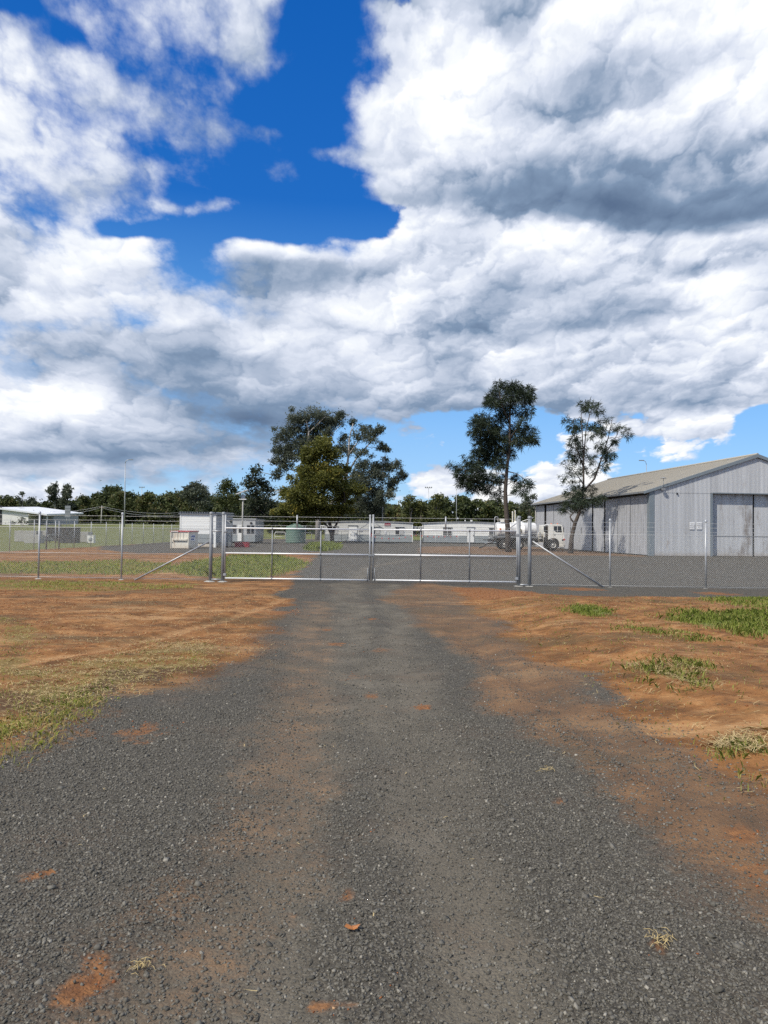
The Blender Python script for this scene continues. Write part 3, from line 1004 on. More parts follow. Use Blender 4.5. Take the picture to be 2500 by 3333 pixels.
    for sgn in (0, 1):
        m = MB()
        n = 48
        rib = 0.035
        for k in range(n):
            y0 = -0.12 + (L + 0.3) * k / n
            y1 = -0.12 + (L + 0.3) * (k + 1) / n
            for (ya, yb, h) in ((y0, y0 + (y1 - y0) * 0.88, 0.0), (y0 + (y1 - y0) * 0.88, y1, rib)):
                xa, xb = -0.42, W / 2
                za = EH - 0.05 - (RH - EH) / (W / 2) * 0.42 + 0.1
                zb = RH
                if sgn:
                    xa, xb = W + 0.42, W / 2
                vs = [(xa, ya, za + h), (xb, ya, zb + h), (xb, yb, zb + h), (xa, yb, za + h),
                      (xa, ya, za - th), (xb, ya, zb - th), (xb, yb, zb - th), (xa, yb, za - th)]
                fs = [(0, 1, 2, 3), (7, 6, 5, 4), (4, 5, 1, 0), (5, 6, 2, 1), (6, 7, 3, 2), (7, 4, 0, 3)]
                if sgn:
                    fs = [f[::-1] for f in fs]
                m.add(vs, fs)
        rf = m.build('roof', 'roof_beige', t)
        g = MB()
        xg = -0.52 if not sgn else W + 0.42
        g.box(xg, xg + 0.12, -0.14, L + 0.1, EH - 0.22, EH - 0.08)
        g.build('gutter', 'galvanised_dull', rf)
        # barge flashing along the gable
        m = MB()
        xe = -0.45 if not sgn else W + 0.45
        ze = EH - 0.05 - (RH - EH) / (W / 2) * 0.45 + 0.12
        m.add([(xe, -0.18, ze), (W / 2, -0.18, RH + 0.06), (W / 2, -0.18, RH - 0.20), (xe, -0.18, ze - 0.20),
               (xe, -0.06, ze), (W / 2, -0.06, RH + 0.06), (W / 2, -0.06, RH - 0.20), (xe, -0.06, ze - 0.20)],
              [(0, 3, 2, 1), (4, 5, 6, 7), (0, 1, 5, 4), (2, 3, 7, 6), (3, 0, 4, 7), (1, 2, 6, 5)])
        m.build('barge_flashing', 'shed_trim', rf)
    MB().tube([(W / 2, -0.14, RH + 0.05), (W / 2, L + 0.15, RH + 0.05)], 0.09, 8).build('ridge_cap', 'roof_beige', t)
    # lamp on the roof corner
    x = 1.05
    z = EH + (RH - EH) * x / (W / 2)
    m = MB()
    m.tube([(x, -0.22, z - 0.3), (x, -0.22, z + 0.62)], 0.018, 6)
    m.lathe([(0.02, 0.66), (0.20, 0.60), (0.22, 0.565), (0.0, 0.57)], (x, -0.22, z), 12)
    m.box(x - 0.14, x + 0.10, -0.34, -0.19, z - 0.34, z - 0.18)
    m.tube([(x - 0.12, -0.28, z - 0.18), (x - 0.16, -0.28, z + 0.02)], 0.02, 6)
    m.build('floodlight', 'trim_grey', t)
    MB().box(2.2, 2.28, -0.11, -0.02, EH - 0.28, EH - 0.16).build('wall_bracket', 'dark_steel', t)
    # downpipe at the far corner
    MB().tube([(-0.30, L - 0.3, EH - 0.2), (-0.05, L - 0.25, EH - 0.6), (-0.05, L - 0.25, 0)], 0.05, 8).build('downpipe', 'white_paint', t)
    # signs stand on the wall as things of their own
    for px, words, lab in ((2251.5, ('LIGHT', 'VEHICLES', 'PARKING'), 'white sign reading LIGHT VEHICLES PARKING on the grey shed wall'),
                           (2275, ('REVERSE', 'PARKING', 'ONLY'), 'white sign reading REVERSE PARKING ONLY on the grey shed wall')):
        k = P(px, 1712, 1.0).x
        s_ = (k * org.y - org.x) / (U.x - k * U.y)
        w3 = org.to_2d() + U * s_
        zc = P(px, 1711.5, w3.y).z
        sg = thing('wall_sign', lab, 'sign', (w3.x, w3.y, zc), ang, 'signs on the shed wall')
        MB().box(-0.205, 0.205, -0.062, -0.045, -0.275, 0.275, 0.004).build('board', 'sign_white', sg)
        for i, w in enumerate(words):
            cu = bpy.data.curves.new('lettering', 'FONT')
            cu.body = w
            cu.size = 0.092
            cu.align_x = 'CENTER'
            cu.offset = 0.003
            cu.materials.append(MATS['print_black'])
            tmp = bpy.data.objects.new('lettering_curve', cu)
            COL.objects.link(tmp)
            me = bpy.data.meshes.new_from_object(tmp.evaluated_get(bpy.context.evaluated_depsgraph_get()))
            bpy.data.objects.remove(tmp)
            lo = bpy.data.objects.new('lettering', me)
            COL.objects.link(lo)
            lo.parent = sg
            lo.location = (0, -0.065, 0.115 - 0.15 * i)
            lo.rotation_euler = (math.pi / 2, 0, 0)


build_shed()


# ----------------------------------------------------------------- portable cabins
def window(parent, x0, x1, z0, z1, y, bars=0, frame='white_clean', pane='glass', blind=False):
    """sliding window in a wall facing -y"""
    f = MB()
    t = 0.05
    f.box(x0 - t, x0, y - 0.05, y + 0.01, z0 - t, z1 + t).box(x1, x1 + t, y - 0.05, y + 0.01, z0 - t, z1 + t)
    f.box(x0, x1, y - 0.05, y + 0.01, z1, z1 + t).box(x0, x1, y - 0.06, y + 0.01, z0 - t, z0)
    f.box((x0 + x1) / 2 - 0.025, (x0 + x1) / 2 + 0.025, y - 0.035, y + 0.008, z0, z1)
    w = f.build('window', frame, parent)
    mid = (x0 + x1) / 2
    MB().box(x0, mid - 0.025, y - 0.006, y + 0.02, z0, z1).build('pane', pane, w)
    MB().box(mid + 0.025, x1, y - 0.014, y + 0.02, z0, z1).build('pane', pane, w)
    if blind:
        MB().box(mid + 0.06, x1 - 0.05, y - 0.022, y - 0.015, z0 + 0.08, z1 - 0.02).build('blind', 'cabin_shade_and_grey', w)
    n = bars
    for i in range(n):
        x = x0 + (x1 - x0) * (i + 0.5) / n
        MB().box(x - 0.009, x + 0.009, y - 0.075, y - 0.055, z0, z1).build('security_bar', 'white_clean', w)
    if n:
        for q in (0.25, 0.75):
            z = z0 + (z1 - z0) * q
            MB().box(x0 - t, x1 + t, y - 0.095, y - 0.076, z - 0.01, z + 0.01).build('security_bar', 'white_clean', w)
    MB().box(x0 - t - 0.05, x1 + t + 0.05, y - 0.12, y - 0.001, z1 + t + 0.002, z1 + t + 0.04).build('head_flashing', 'trim_grey', w)


def siding(m, x0, x1, y, z0, z1, step, dp=0.018):
    """horizontal boards, each lower edge proud"""
    z = z0
    while z < z1 - 1e-3:
        zt = min(z + step, z1)
        m.add([(x0, y - 0.004 - dp, z), (x1, y - 0.004 - dp, z), (x1, y - 0.004, zt), (x0, y - 0.004, zt), (x0, y, z), (x1, y, z)],
              [(0, 1, 2, 3), (4, 5, 1, 0)])
        z = zt


def aircon(parent, x, y, z, rz=0):
    m = MB()
    m.box(x - 0.30, x + 0.30, y - 0.36, y, z, z + 0.62, 0.02)
    a = m.build('air_conditioner', 'white_clean', parent)
    for i in range(3):
        MB().box(x - 0.24, x - 0.03, y - 0.372, y - 0.358, z + 0.10 + 0.16 * i, z + 0.20 + 0.16 * i).build('louvre', 'dark_steel', a)
        MB().box(x + 0.03, x + 0.24, y - 0.372, y - 0.358, z + 0.10 + 0.16 * i, z + 0.20 + 0.16 * i).build('louvre', 'dark_steel', a)


def site_cabin(name, label, pxl, pxr, d, rise, wins, door, step=0.3, ac=(), low_h=0.95, wm='white_paint'):
    xl, xr = GX(pxl, d), GX(pxr, d)
    L = xr - xl
    t = thing(name, label, 'cabin', (xl, d, 0))
    H, Dp, fl = 2.72, 3.2, 0.14
    up = MB()
    siding(up, 0, L, 0, low_h + 0.14, H + 0.05, step)
    up.build('upper_cladding', wm, t)
    lo = MB()
    siding(lo, 0, L, 0, fl, low_h + 0.14, step)
    lo.build('lower_cladding', 'cabin_grey', t)
    w = MB()
    w.box(0.01, L - 0.01, 0.002, Dp, fl, H)
    w.build('wall', 'white_paint', t)
    MB().box(0.05, L - 0.05, 0.06, Dp, 0.0, fl - 0.01).build('underfloor_shade', 'black_gap', t)  # black block standing in for the shade under the floor
    for x in (0, L):
        MB().box(x - 0.04, x + 0.04, -0.035, 0.06, fl, H).build('corner_trim', 'white_clean' if x else 'trim_grey', t)
    # low curved roof
    m = MB()
    n = 14
    vs = []
    for i in range(n + 1):
        q = i / n
        x = -0.12 + (L + 0.24) * q
        z = H + 0.05 + rise * (1 - (2 * q - 1) ** 2)
        vs += [(x, -0.14, z - 0.10), (x, -0.14, z + 0.02), (x, Dp + 0.1, z + 0.02), (x, Dp + 0.1, z - 0.10)]
    fs = []
    for i in range(n):
        a, b = 4 * i, 4 * i + 4
        fs += [(a, b, b + 1, a + 1), (a + 1, b + 1, b + 2, a + 2), (a + 2, b + 2, b + 3, a + 3), (a + 3, b + 3, b, a)]
    fs += [(0, 1, 2, 3), (4 * n + 3, 4 * n + 2, 4 * n + 1, 4 * n)]
    m.add(vs, fs)
    m.build('roof', 'trim_grey', t)
    # fill between the wall head and the curved roof
    m = MB()
    vs = []
    for i in range(n + 1):
        q = i / n
        vs += [(L * q, -0.018, H + 0.045), (L * q, -0.018, H - 0.02 + rise * (1 - (2 * q - 1) ** 2) + 0.04)]
    m.add(vs, [(2 * i, 2 * i + 2, 2 * i + 3, 2 * i + 1) for i in range(n)])
    m.build('fascia_infill', wm, t)
    for (a, b, z0, z1, bars, bl) in wins:
        x0, x1 = GX(a, d) - xl, GX(b, d) - xl
        window(t, x0, x1, z0, z1, -0.022, bars, blind=bl)
    if door:
        a, b = door
        x0, x1 = GX(a, d) - xl, GX(b, d) - xl
        dd = MB().box(x0, x1, -0.055, -0.024, fl + 0.04, 2.2).build('door', 'white_clean', t)
        fr = MB()
        fr.box(x0 - 0.06, x0 - 0.002, -0.05, -0.02, fl, 2.26).box(x1 + 0.002, x1 + 0.06, -0.05, -0.02, fl, 2.26).box(x0 - 0.12, x1 + 0.12, -0.14, -0.02, 2.262, 2.33)
        fr.build('door_frame', 'trim_grey', dd)
        MB().box(x1 - 0.14, x1 - 0.06, -0.10, -0.056, 1.05, 1.25).build('handle', 'dark_steel', dd)
    for x in ac:
        aircon(t, x if x < 0 else L + x - 0.0, 0.5, 1.65)
    return t, xl, L


cab_mid, mx, ml = site_cabin('site_cabin', 'white site cabin, greyed to paint in tree shade, with a red sign behind the tree, left of its twin', 1058, 1343, 101.0, 0.20,
                             [(1083, 1099, 1.15, 2.12, 0, True), (1208, 1237, 1.15, 2.12, 0, True), (1287, 1314, 1.15, 2.12, 0, True)],
                             (1135, 1162), 0.42, (-0.36, 0.36), wm='mid_cabin_shaded')
cab_right, rx_, rl = site_cabin('site_cabin', 'white boarded site cabin with barred windows behind the water truck', 1378, 1668, 102.0, 0.26,
                                [(1442, 1470, 1.05, 2.15, 8, False), (1592, 1620, 1.05, 2.15, 8, False)],
                                (1521, 1543), 0.30, (-0.36,))
for o_ in cab_right.children:
    pass
for q in (4.6, 5.4, 5.55):
    MB().tube([(q + 1.2, 0.5, 2.9), (q + 1.2, 0.5, 3.28)], 0.05, 8).build('roof_vent', 'white_clean', cab_right)

# notices on the middle cabin
def wall_sign(label, px, py, d, w, h, parts, name='wall_sign', cat='sign'):
    p = P(px, py, d)
    s = thing(name, label, cat, p)
    for i, (nm, mat, x0, x1, z0, z1, dy) in enumerate(parts):
        MB().box(x0 * w, x1 * w, -0.03 - dy, -0.003 - dy * 0.8, z0 * h, z1 * h).build(nm, mat, s)
    return s


lines = [('line_of_print', 'print_white', -0.42 + 0.13 * i, -0.33 + 0.13 * i, -0.08, 0.12, 0.012) for i in range(7)]
wall_sign('red and grey sign with a line of small white print on the middle cabin', 1261.5, 1708.5, 100.95, 0.80, 0.40,
          [('red_panel', 'sign_red', -0.5, 0.5, -0.22, 0.5, 0.0), ('grey_panel', 'sign_grey', -0.5, 0.5, -0.5, -0.225, 0.0)] + lines)
wall_sign('small white plate with black figures beside the middle cabin door', 1173.5, 1727.5, 100.95, 0.48, 0.17,
          [('plate', 'sign_white', -0.5, 0.5, -0.5, 0.5, 0.0)] + [('mark', 'print_black', a, a + 0.12, -0.2, 0.2, 0.012) for a in (-0.36, -0.2, 0.06, 0.24)])
wall_sign('white notice sheet with faint print between the middle cabin windows', 1254, 1733.5, 100.95, 0.22, 0.42,
          [('sheet', 'sign_white', -0.5, 0.5, -0.5, 0.5, 0.0)] + [('line_of_print', 'sign_grey', -0.35, 0.3, a, a + 0.05, 0.012) for a in (-0.3, -0.05, 0.2)])
p_ = P(1206.5, 1751, 100.6)
MB().box(p_.x - 0.11, p_.x + 0.11, 100.5, 100.62, 0.75, 1.35, 0.02).build('fire_cabinet', 'red_plastic')
tag(bpy.data.objects['fire_cabinet'], 'small red box on the middle cabin seen between the gate leaves', 'cabinet')

# left cabin with tall white end wall
def left_cabin():
    d = 65.0
    xl, xr = GX(585, d), GX(702, d)
    W = xr - xl
    t = thing('site_cabin', 'tall white site cabin with corrugated roof edge behind the skip bin', 'cabin', (xl, d, 0))
    L, H = 7.2, 2.95
    up = MB()
    siding(up, 0.05, W - 0.02, 0, 1.18, H, 0.32, 0.006)
    up.build('upper_cladding', 'white_clean', t)
    lo = MB()
    siding(lo, 0.05, W - 0.02, 0, 0.42, 1.18, 0.38)
    lo.build('lower_cladding', 'cabin_grey', t)
    MB().box(0.03, W - 0.002, 0.004, L, 0.42, H).build('wall', 'cabin_shade_and_grey', t)
    # side facing the drive: two-tone panels, upper one greyed as painted shade
    MB().box(W, W + 0.02, 0.1, L, 1.2, H - 0.02).build('side_cladding', 'cabin_shade_and_grey', t)
    MB().box(W, W + 0.025, 0.1, L, 0.42, 1.197).build('side_cladding', 'cabin_grey', t)
    MB().box(W - 0.16, W + 0.03, -0.03, 0.1, 0.0, H).build('corner_trim', 'white_clean', t)
    MB().box(0.0, 0.1, -0.035, 0.1, 0.0, H).build('corner_trim', 'white_clean', t)
    b = MB()
    b.box(0.12, W - 0.2, 0.05, 0.2, 0.06, 0.36)
    b.box(0.12, W - 0.2, L - 0.2, L - 0.05, 0.0, 0.36)
    b.box(W - 0.14, W - 0.01, 0.12, L, 0.0, 0.40)
    b.build('skid_beam', 'bin_white', t)
    # roof with corrugated edge
    m = MB()
    n = 16
    vs = []
    for i in range(n * 2 + 1):
        x = -0.12 + (W + 0.24) * i / (2 * n)
        z = H + 0.10 + (0.055 if i % 2 else 0.0)
        vs += [(x, -0.20, z), (x, L + 0.2, z + 0.1)]
    m.add(vs, [(2 * i, 2 * i + 2, 2 * i + 3, 2 * i + 1) for i in range(2 * n)])
    r = m.build('roof', 'galvanised_dull', t)
    MB().box(-0.10, W + 0.14, -0.12, -0.04, H - 0.06, H + 0.095).build('fascia', 'trim_grey', r)
    MB().box(W + 0.06, W + 0.14, -0.03, L + 0.1, H - 0.10, H + 0.10).build('fascia', 'trim_grey', r)
    for y0, y1 in ((3.6, 4.4), (5.5, 6.9)):
        w = MB().box(W + 0.02, W + 0.05, y0, y1, 2.15, 2.62).build('window', 'white_clean', t)
        MB().box(W + 0.045, W + 0.056, y0 + 0.07, y1 - 0.07, 2.21, 2.56).build('pane', 'glass', w)
    dd = MB().box(W + 0.02, W + 0.06, 1.5, 2.4, 0.45, 2.45).build('door', 'cabin_shade_and_grey', t)
    MB().box(W + 0.06, W + 0.10, 1.58, 1.66, 1.4, 1.55).build('handle', 'dark_steel', dd)
    # steps with a stringer in front
    s = MB()
    for i in range(3):
        s.box(W + 0.06, W + 0.95, 1.2 - 0.28 * i, 1.46 - 0.28 * i, 0.34 - 0.13 * i, 0.38 - 0.13 * i)
    s.tube([(W + 0.9, 2.4, 1.4), (W + 0.9, 0.6, 0.95), (W + 0.9, 0.6, 0.0)], 0.025, 6)
    s.tube([(W + 0.9, 2.4, 1.4), (W + 0.9, 2.4, 0.0)], 0.025, 6)
    s.build('steps', 'dark_steel', t)
    return t


left_cabin()


def grey_cabin():
    d = 85.0
    xl, xr = GX(742, d), GX(831, d)
    W = xr - xl
    t = thing('site_cabin', 'low grey site cabin half hidden behind the tall white one', 'cabin', (xl, d, 0))
    MB().box(0, W, 0, 6, 0.95, 2.75).build('wall', 'cabin_shade_and_grey', t)
    MB().box(0.01, W - 0.01, 0.01, 5.9, 0.2, 0.947).build('lower_cladding', 'cabin_grey', t)
    MB().box(0.05, W - 0.05, 0.1, 5.8, 0.0, 0.2).build('underfloor_shade', 'black_gap', t)  # shade beneath the cabin, put in as a black block
    MB().box(-0.1, W + 0.1, -0.12, 6.1, 2.752, 2.86).build('roof', 'cabin_shade_and_grey', t)
    for a, b in ((757, 769), (803, 815), (817, 828)):
        x0, x1 = GX(a, d) - xl, GX(b, d) - xl
        w = MB().box(x0, x1, -0.04, -0.003, 1.1, 2.15).build('window', 'trim_grey', t)
        MB().box(x0 + 0.04, x1 - 0.04, -0.05, -0.035, 1.15, 2.1).build('pane', 'glass', w)
    x0, x1 = GX(774, d) - xl, GX(781, d) - xl
    dd = MB().box(x0, x1 + 0.4, -0.05, -0.003, 0.25, 2.1).build('door', 'white_paint', t)
    MB().box(x0 + 0.1, x1 + 0.3, -0.06, -0.045, 1.2, 1.9).build('pane', 'glass', dd)
    MB().box(2.55, 2.75, -0.1, -0.003, 2.25, 2.45).build('wall_lamp', 'dark_steel', t)


grey_cabin()

# red crate and dark crate left by the cabins
def crate(px, d, w, dp, h, mat, label, name):
    t = thing(name, label, 'crate', (GX(px, d), d, 0))
    m = MB()
    m.box(-w / 2, w / 2, 0, 0.03, 0.03, h).box(-w / 2, w / 2, dp - 0.03, dp, 0.03, h)
    m.box(-w / 2, -w / 2 + 0.03, 0.03, dp - 0.03, 0.03, h).box(w / 2 - 0.03, w / 2, 0.03, dp - 0.03, 0.03, h).box(-w / 2, w / 2, 0, dp, 0, 0.03)
    b = m.build('body', mat, t)
    for i in range(4):
        x = -w / 2 + w * (i + 0.5) / 4
        MB().box(x - 0.03, x + 0.03, -0.03, -0.002, 0.02, h).build('rib', mat, b)
    MB().box(-w / 2 - 0.02, w / 2 + 0.02, -0.04, 0.04, h + 0.002, h + 0.05).build('rim', mat, b)


crate(787, 67.5, 1.25, 0.8, 0.42, 'sign_red', 'low dark red crate on the gravel beside the tall white cabin', 'steel_crate')


# ----------------------------------------------------------------- skip bin
def skip_bin():
    d = 59.3
    xl, xr = GX(556, d), GX(618, d)
    W = xr - xl
    t = thing('skip_bin', 'rusty white rubbish skip with red lid in front of the tall cabin', 'skip bin', (xl, d, 0), R(-8))
    H, D = 1.36, 1.9
    m = MB()
    m.prism([(0, 0.06), (W, 0.06), (W, H), (0, H)], 1, 0, D)
    body = m.build('body', 'bin_white', t)
    MB().box(0.06, W - 0.06, 0.06, D - 0.06, H - 0.1, H - 0.02).build('rubbish', 'dark_steel', t)
    for x in (0.0, W - 0.06):
        MB().box(x, x + 0.06, -0.045, -0.003, 0.04, H).build('corner_post', 'bin_white', body)
    MB().box(0.20, W - 0.12, -0.10, -0.003, 0.68, 0.84, 0.01).build('lift_pocket', 'bin_white', body)
    MB().box(0.24, W - 0.16, -0.085, -0.06, 0.64, 0.677).build('pocket_slot', 'dark_steel', body)
    for x in (W * 0.36, W * 0.52, W * 0.70):
        MB().box(x - 0.015, x + 0.015, -0.03, -0.003, 0.86, H - 0.04).build('stiffener', 'bin_white', body)
    MB().tube([(0.16, -0.05, 0.9), (0.16, -0.05, H)], 0.018, 6).build('lock_rod', 'dark_steel', body)
    MB().box(0.14, 0.20, -0.04, -0.003, 0.5, 0.58).build('latch', 'dark_steel', body)
    # lid in two leaves with a front lip
    lid = MB()
    lid.prism([(-0.06, H + 0.01), (-0.06, H + 0.08), (D + 0.05, H + 0.12), (D + 0.05, H + 0.01)], 0, -0.05, W * 0.5 - 0.01)
    l1 = lid.build('lid', 'bin_lid', t)
    lid = MB()
    lid.prism([(-0.06, H + 0.01), (-0.06, H + 0.08), (D + 0.05, H + 0.12), (D + 0.05, H + 0.01)], 0, W * 0.5 + 0.01, W + 0.05)
    lid.build('lid', 'bin_lid', t)
    MB().box(0.05, W * 0.42, -0.075, -0.062, H + 0.02, H + 0.07).build('lip', 'print_white', l1)
    # stickers on the side towards the drive
    sd = MB().box(W + 0.003, W + 0.012, 0.35, 1.35, 0.62, 1.18).build('sticker', 'print_white', body)
    MB().box(W + 0.012, W + 0.018, 0.5, 1.2, 0.95, 1.10).build('emblem', 'print_blue', sd)
    MB().box(W + 0.012, W + 0.018, 0.45, 1.0, 0.72, 0.84).build('emblem', 'print_blue', sd)
    for x in (0.15, W - 0.15):
        for y in (0.2, D - 0.2):
            MB().lathe([(0.0, -0.03), (0.065, -0.03), (0.065, 0.03), (0.0, 0.03)], (x, y, 0.065), 12, 'X').build('wheel', 'rubber', t)


skip_bin()


# ----------------------------------------------------------------- green water tank
def water_tank():
    d = 90.0
    x = GX(962, d)
    t = thing('water_tank', 'round green plastic rainwater tank behind the left gate leaf', 'water tank', (x, d, 0))
    r = 1.16
    prof = [(0.0, 0.0), (r, 0.0)]
    for i in range(9):
        z = 0.1 + i * 0.2
        prof += [(r, z), (r + 0.02, z + 0.05), (r + 0.02, z + 0.10), (r, z + 0.15)]
    prof += [(r + 0.03, 1.92), (r - 0.03, 1.98), (0.35, 2.28), (0.34, 2.36), (0.0, 2.38)]
    MB().lathe(prof, (0, 0, 0), 32).build('shell', 'tank_green', t)
    for i in range(8):
        a = i * math.pi / 4 + 0.2
        MB().tube([((r - 0.06) * math.cos(a), (r - 0.06) * math.sin(a), 2.0), (0.36 * math.cos(a), 0.36 * math.sin(a), 2.30)], 0.035, 6).build('roof_rib', 'tank_green', t)
    MB().tube([(0.9, -0.6, 2.1), (1.25, -0.4, 2.1), (1.28, -0.4, 0.2)], 0.045, 8).build('downpipe', 'white_paint', t)


water_tank()

# white pipe rails either side of the tank
def pipe_rail(px0, px1, d, label, z=1.3):
    x0, x1 = GX(px0, d), GX(px1, d)
    t = thing('pipe_rail', label, 'railing', ((x0 + x1) / 2, d, 0))
    w = (x1 - x0) / 2
    MB().tube([(-w, 0, 0), (-w, 0, z - 0.12), (-w + 0.12, 0, z), (w - 0.12, 0, z), (w, 0, z - 0.12), (w, 0, 0)], 0.035, 8).build('hoop', 'white_clean', t)
    MB().tube([(-w, 0, z * 0.55), (w, 0, z * 0.55)], 0.025, 6).build('mid_rail', 'white_clean', t)


pipe_rail(895, 929, 96.0, 'white pipe barrier on the grass left of the green tank')
pipe_rail(994, 1015, 96.0, 'white pipe barrier between the green tank and the tree')


# ----------------------------------------------------------------- water truck
def wheel_parts(parent, x, y, r, w, face=-1):
    tyre = MB()
    prof = [(r * 0.55, -w / 2), (r * 0.9, -w / 2), (r, -w / 2 + 0.05), (r, w / 2 - 0.05), (r * 0.9, w / 2), (r * 0.55, w / 2), (r * 0.55, -w / 2)]
    tyre.lathe(prof, (0, 0, 0), 28, 'Y')
    tw = tyre.build('wheel', 'rubber', parent)
    tw.location = (x, y, r)
    rim = MB()
    rim.lathe([(r * 0.56, face * w * 0.46), (r * 0.50, face * w * 0.44), (r * 0.46, face * w * 0.18), (r * 0.24, face * w * 0.20), (r * 0.20, face * w * 0.46), (0.0, face * w * 0.50)], (0, 0, 0), 24, 'Y')
    ro = rim.build('rim', 'rim', tw)
    b = MB()
    for i in range(8):
        a = i * math.pi / 4
        b.tube([(r * 0.34 * math.cos(a), face * w * 0.19, r * 0.34 * math.sin(a)), (r * 0.34 * math.cos(a), face * w * 0.30, r * 0.34 * math.sin(a))], 0.022, 6)
    b.build('wheel_nuts', 'chassis', tw)


def water_truck():
    d = 70.5
    t = thing('water_truck', 'white water tanker truck parked facing right behind the gate', 'truck', (GX(1616, d), d, 0.0))
    yw = 2.3   # vehicle width, near side at y=0
    # chassis
    c = MB()
    c.box(-0.2, 6.1, 0.55, 0.75, 0.72, 0.98).box(-0.2, 6.1, 1.55, 1.75, 0.72, 0.98)
    for x in (0.0, 1.4, 2.9, 4.2):
        c.box(x, x + 0.12, 0.75, 1.55, 0.75, 0.95)
    c.build('chassis', 'chassis', t)
    MB().box(0.1, 4.55, 0.05, yw - 0.05, 0.985, 1.10).build('deck', 'chassis', t)
    # tank: long barrel lying along the truck
    r, cz = 0.76, 1.86
    prof = [(0.0, -0.0), (r * 0.55, 0.015), (r * 0.92, 0.08), (r, 0.2), (r, 1.3), (r + 0.012, 1.31), (r + 0.012, 1.36), (r, 1.37), (r, 2.6), (r + 0.012, 2.61), (r + 0.012, 2.66), (r, 2.67), (r, 3.72), (r * 0.92, 3.84), (r * 0.55, 3.9), (0.0, 3.92)]
    m = MB()
    k0 = len(m.v)
    m.lathe(prof, (0.08, yw / 2, cz), 36, 'X')
    m.v = [(x, yw / 2 + (y - yw / 2) * 1.38, z) for (x, y, z) in m.v]
    tk = m.build('tank', 'tank_white', t)
    for x in (0.8, 2.0, 2.55, 3.3):
        MB().lathe([(0.0, 0.16), (0.12, 0.15), (0.14, 0.0)], (x, yw / 2 - 0.1, cz + r - 0.03), 14).build('hatch', 'tank_white', tk)
    MB().box(0.32, 0.40, 0.02, 0.10, 1.75, 2.05).build('marker', 'orange_plastic', tk)
    MB().box(2.27, 2.37, 0.02, 0.09, 1.75, 2.0).build('emblem', 'yellow_white', tk)
    MB().box(0.1, 3.9, 0.10, 0.18, 1.14, 1.30).build('side_rail', 'galvanised_dull', tk)
    # rear fill pipe and hopper, spray gear
    MB().tube([(-0.10, 0.5, 1.0), (-0.10, 0.5, 3.0), (-0.02, 0.5, 3.12), (0.16, 0.5, 3.12), (0.22, 0.5, 3.0), (0.22, 0.5, 2.7)], 0.045, 10).build('fill_pipe', 'galvanised', t)
    m = MB()
    m.lathe([(0.05, 0.0), (0.07, 0.1), (0.13, 0.26), (0.16, 0.28)], (0.22, 0.5, 2.68), 12)
    m.build('bell_mouth', 'rim', t)
    MB().prism([(0.48, 2.62), (0.80, 2.62), (0.86, 2.95), (0.42, 2.95)], 1, 0.5, 0.9).build('hopper', 'white_paint', t)
    s = MB()
    s.tube([(-0.9, 0.3, 0.62), (-0.2, 0.3, 0.72)], 0.06, 8).tube([(-0.85, 0.3, 0.55), (-0.85, 2.0, 0.55)], 0.05, 8)
    s.tube([(-0.75, 0.35, 1.25), (-0.4, 0.35, 1.3), (-0.1, 0.35, 1.05)], 0.05, 8).tube([(-0.7, 0.35, 0.7), (-0.7, 0.35, 1.35)], 0.04, 8)
    s.tube([(-0.45, 0.35, 0.6), (-0.35, 0.35, 1.2), (0.05, 0.4, 1.3)], 0.05, 8)
    s.lathe([(0.0, -0.1), (0.13, -0.1), (0.13, 0.1), (0.0, 0.1)], (-0.55, 0.4, 1.05), 14, 'Y')
    s.box(-0.62, -0.30, 0.35, 0.75, 0.60, 0.85)
    s.build('spray_gear', 'galvanised_dull', t)
    MB().box(-1.0, 0.05, 0.25, 2.05, 0.86, 0.93).build('rear_step', 'chassis', t)
    MB().tube([(-1.6, 0.3, 0.12), (-1.1, 0.3, 0.3), (-0.8, 0.3, 0.6)], 0.06, 8).build('hose', 'rubber', t)
    # two folded booms on top
    for x, h in ((1.72, 3.68), (1.96, 3.78)):
        bm = MB().box(x - 0.06, x + 0.06, 1.1, 1.2, 2.55, h, 0.02).build('boom', 'white_clean', t)
        MB().box(x - 0.066, x - 0.03, 1.085, 1.097, 2.6, h - 0.1).build('stripe', 'yellow_white', bm)
    MB().tube([(2.4, 1.0, 2.66), (3.7, 0.9, 3.1)], 0.03, 6).build('handrail', 'white_clean', t)
    # wheels
    for x in (0.79, 2.15):
        for y, fc in ((0.28, -1), (yw - 0.28, 1)):
            wheel_parts(t, x, y, 0.5, 0.5, fc)
    for y, fc in ((0.18, -1), (yw - 0.18, 1)):
        wheel_parts(t, 5.43, y, 0.5, 0.28, fc)
    # mudguards over the rear pair
    for x in (0.79, 2.15):
        pts = [(x + 0.60 * math.cos(a), 0.5 + 0.60 * math.sin(a)) for a in np.linspace(R(20), R(160), 9)]
        m = MB()
        vs = []
        for px_, pz in pts:
            vs += [(px_, 0.02, pz), (px_, 0.56, pz)]
        m.add(vs, [(2 * i, 2 * i + 1, 2 * i + 3, 2 * i + 2) for i in range(len(pts) - 1)])
        m.build('mudguard', 'chassis', t)
    # side gear between the axles
    m = MB()
    m.box(2.85, 3.75, 0.12, 0.5, 0.5, 0.95, 0.03)
    m.build('fuel_tank', 'chassis', t)
    m = MB()
    for x in (4.05, 4.50):
        m.tube([(x, 0.06, 0.42), (x, 0.06, 1.7)], 0.022, 6)
    for z in (0.45, 0.75, 1.1, 1.4):
        m.tube([(4.05, 0.06, z), (4.50, 0.06, z)], 0.02, 6)
    m.build('side_ladder', 'bin_white', t)
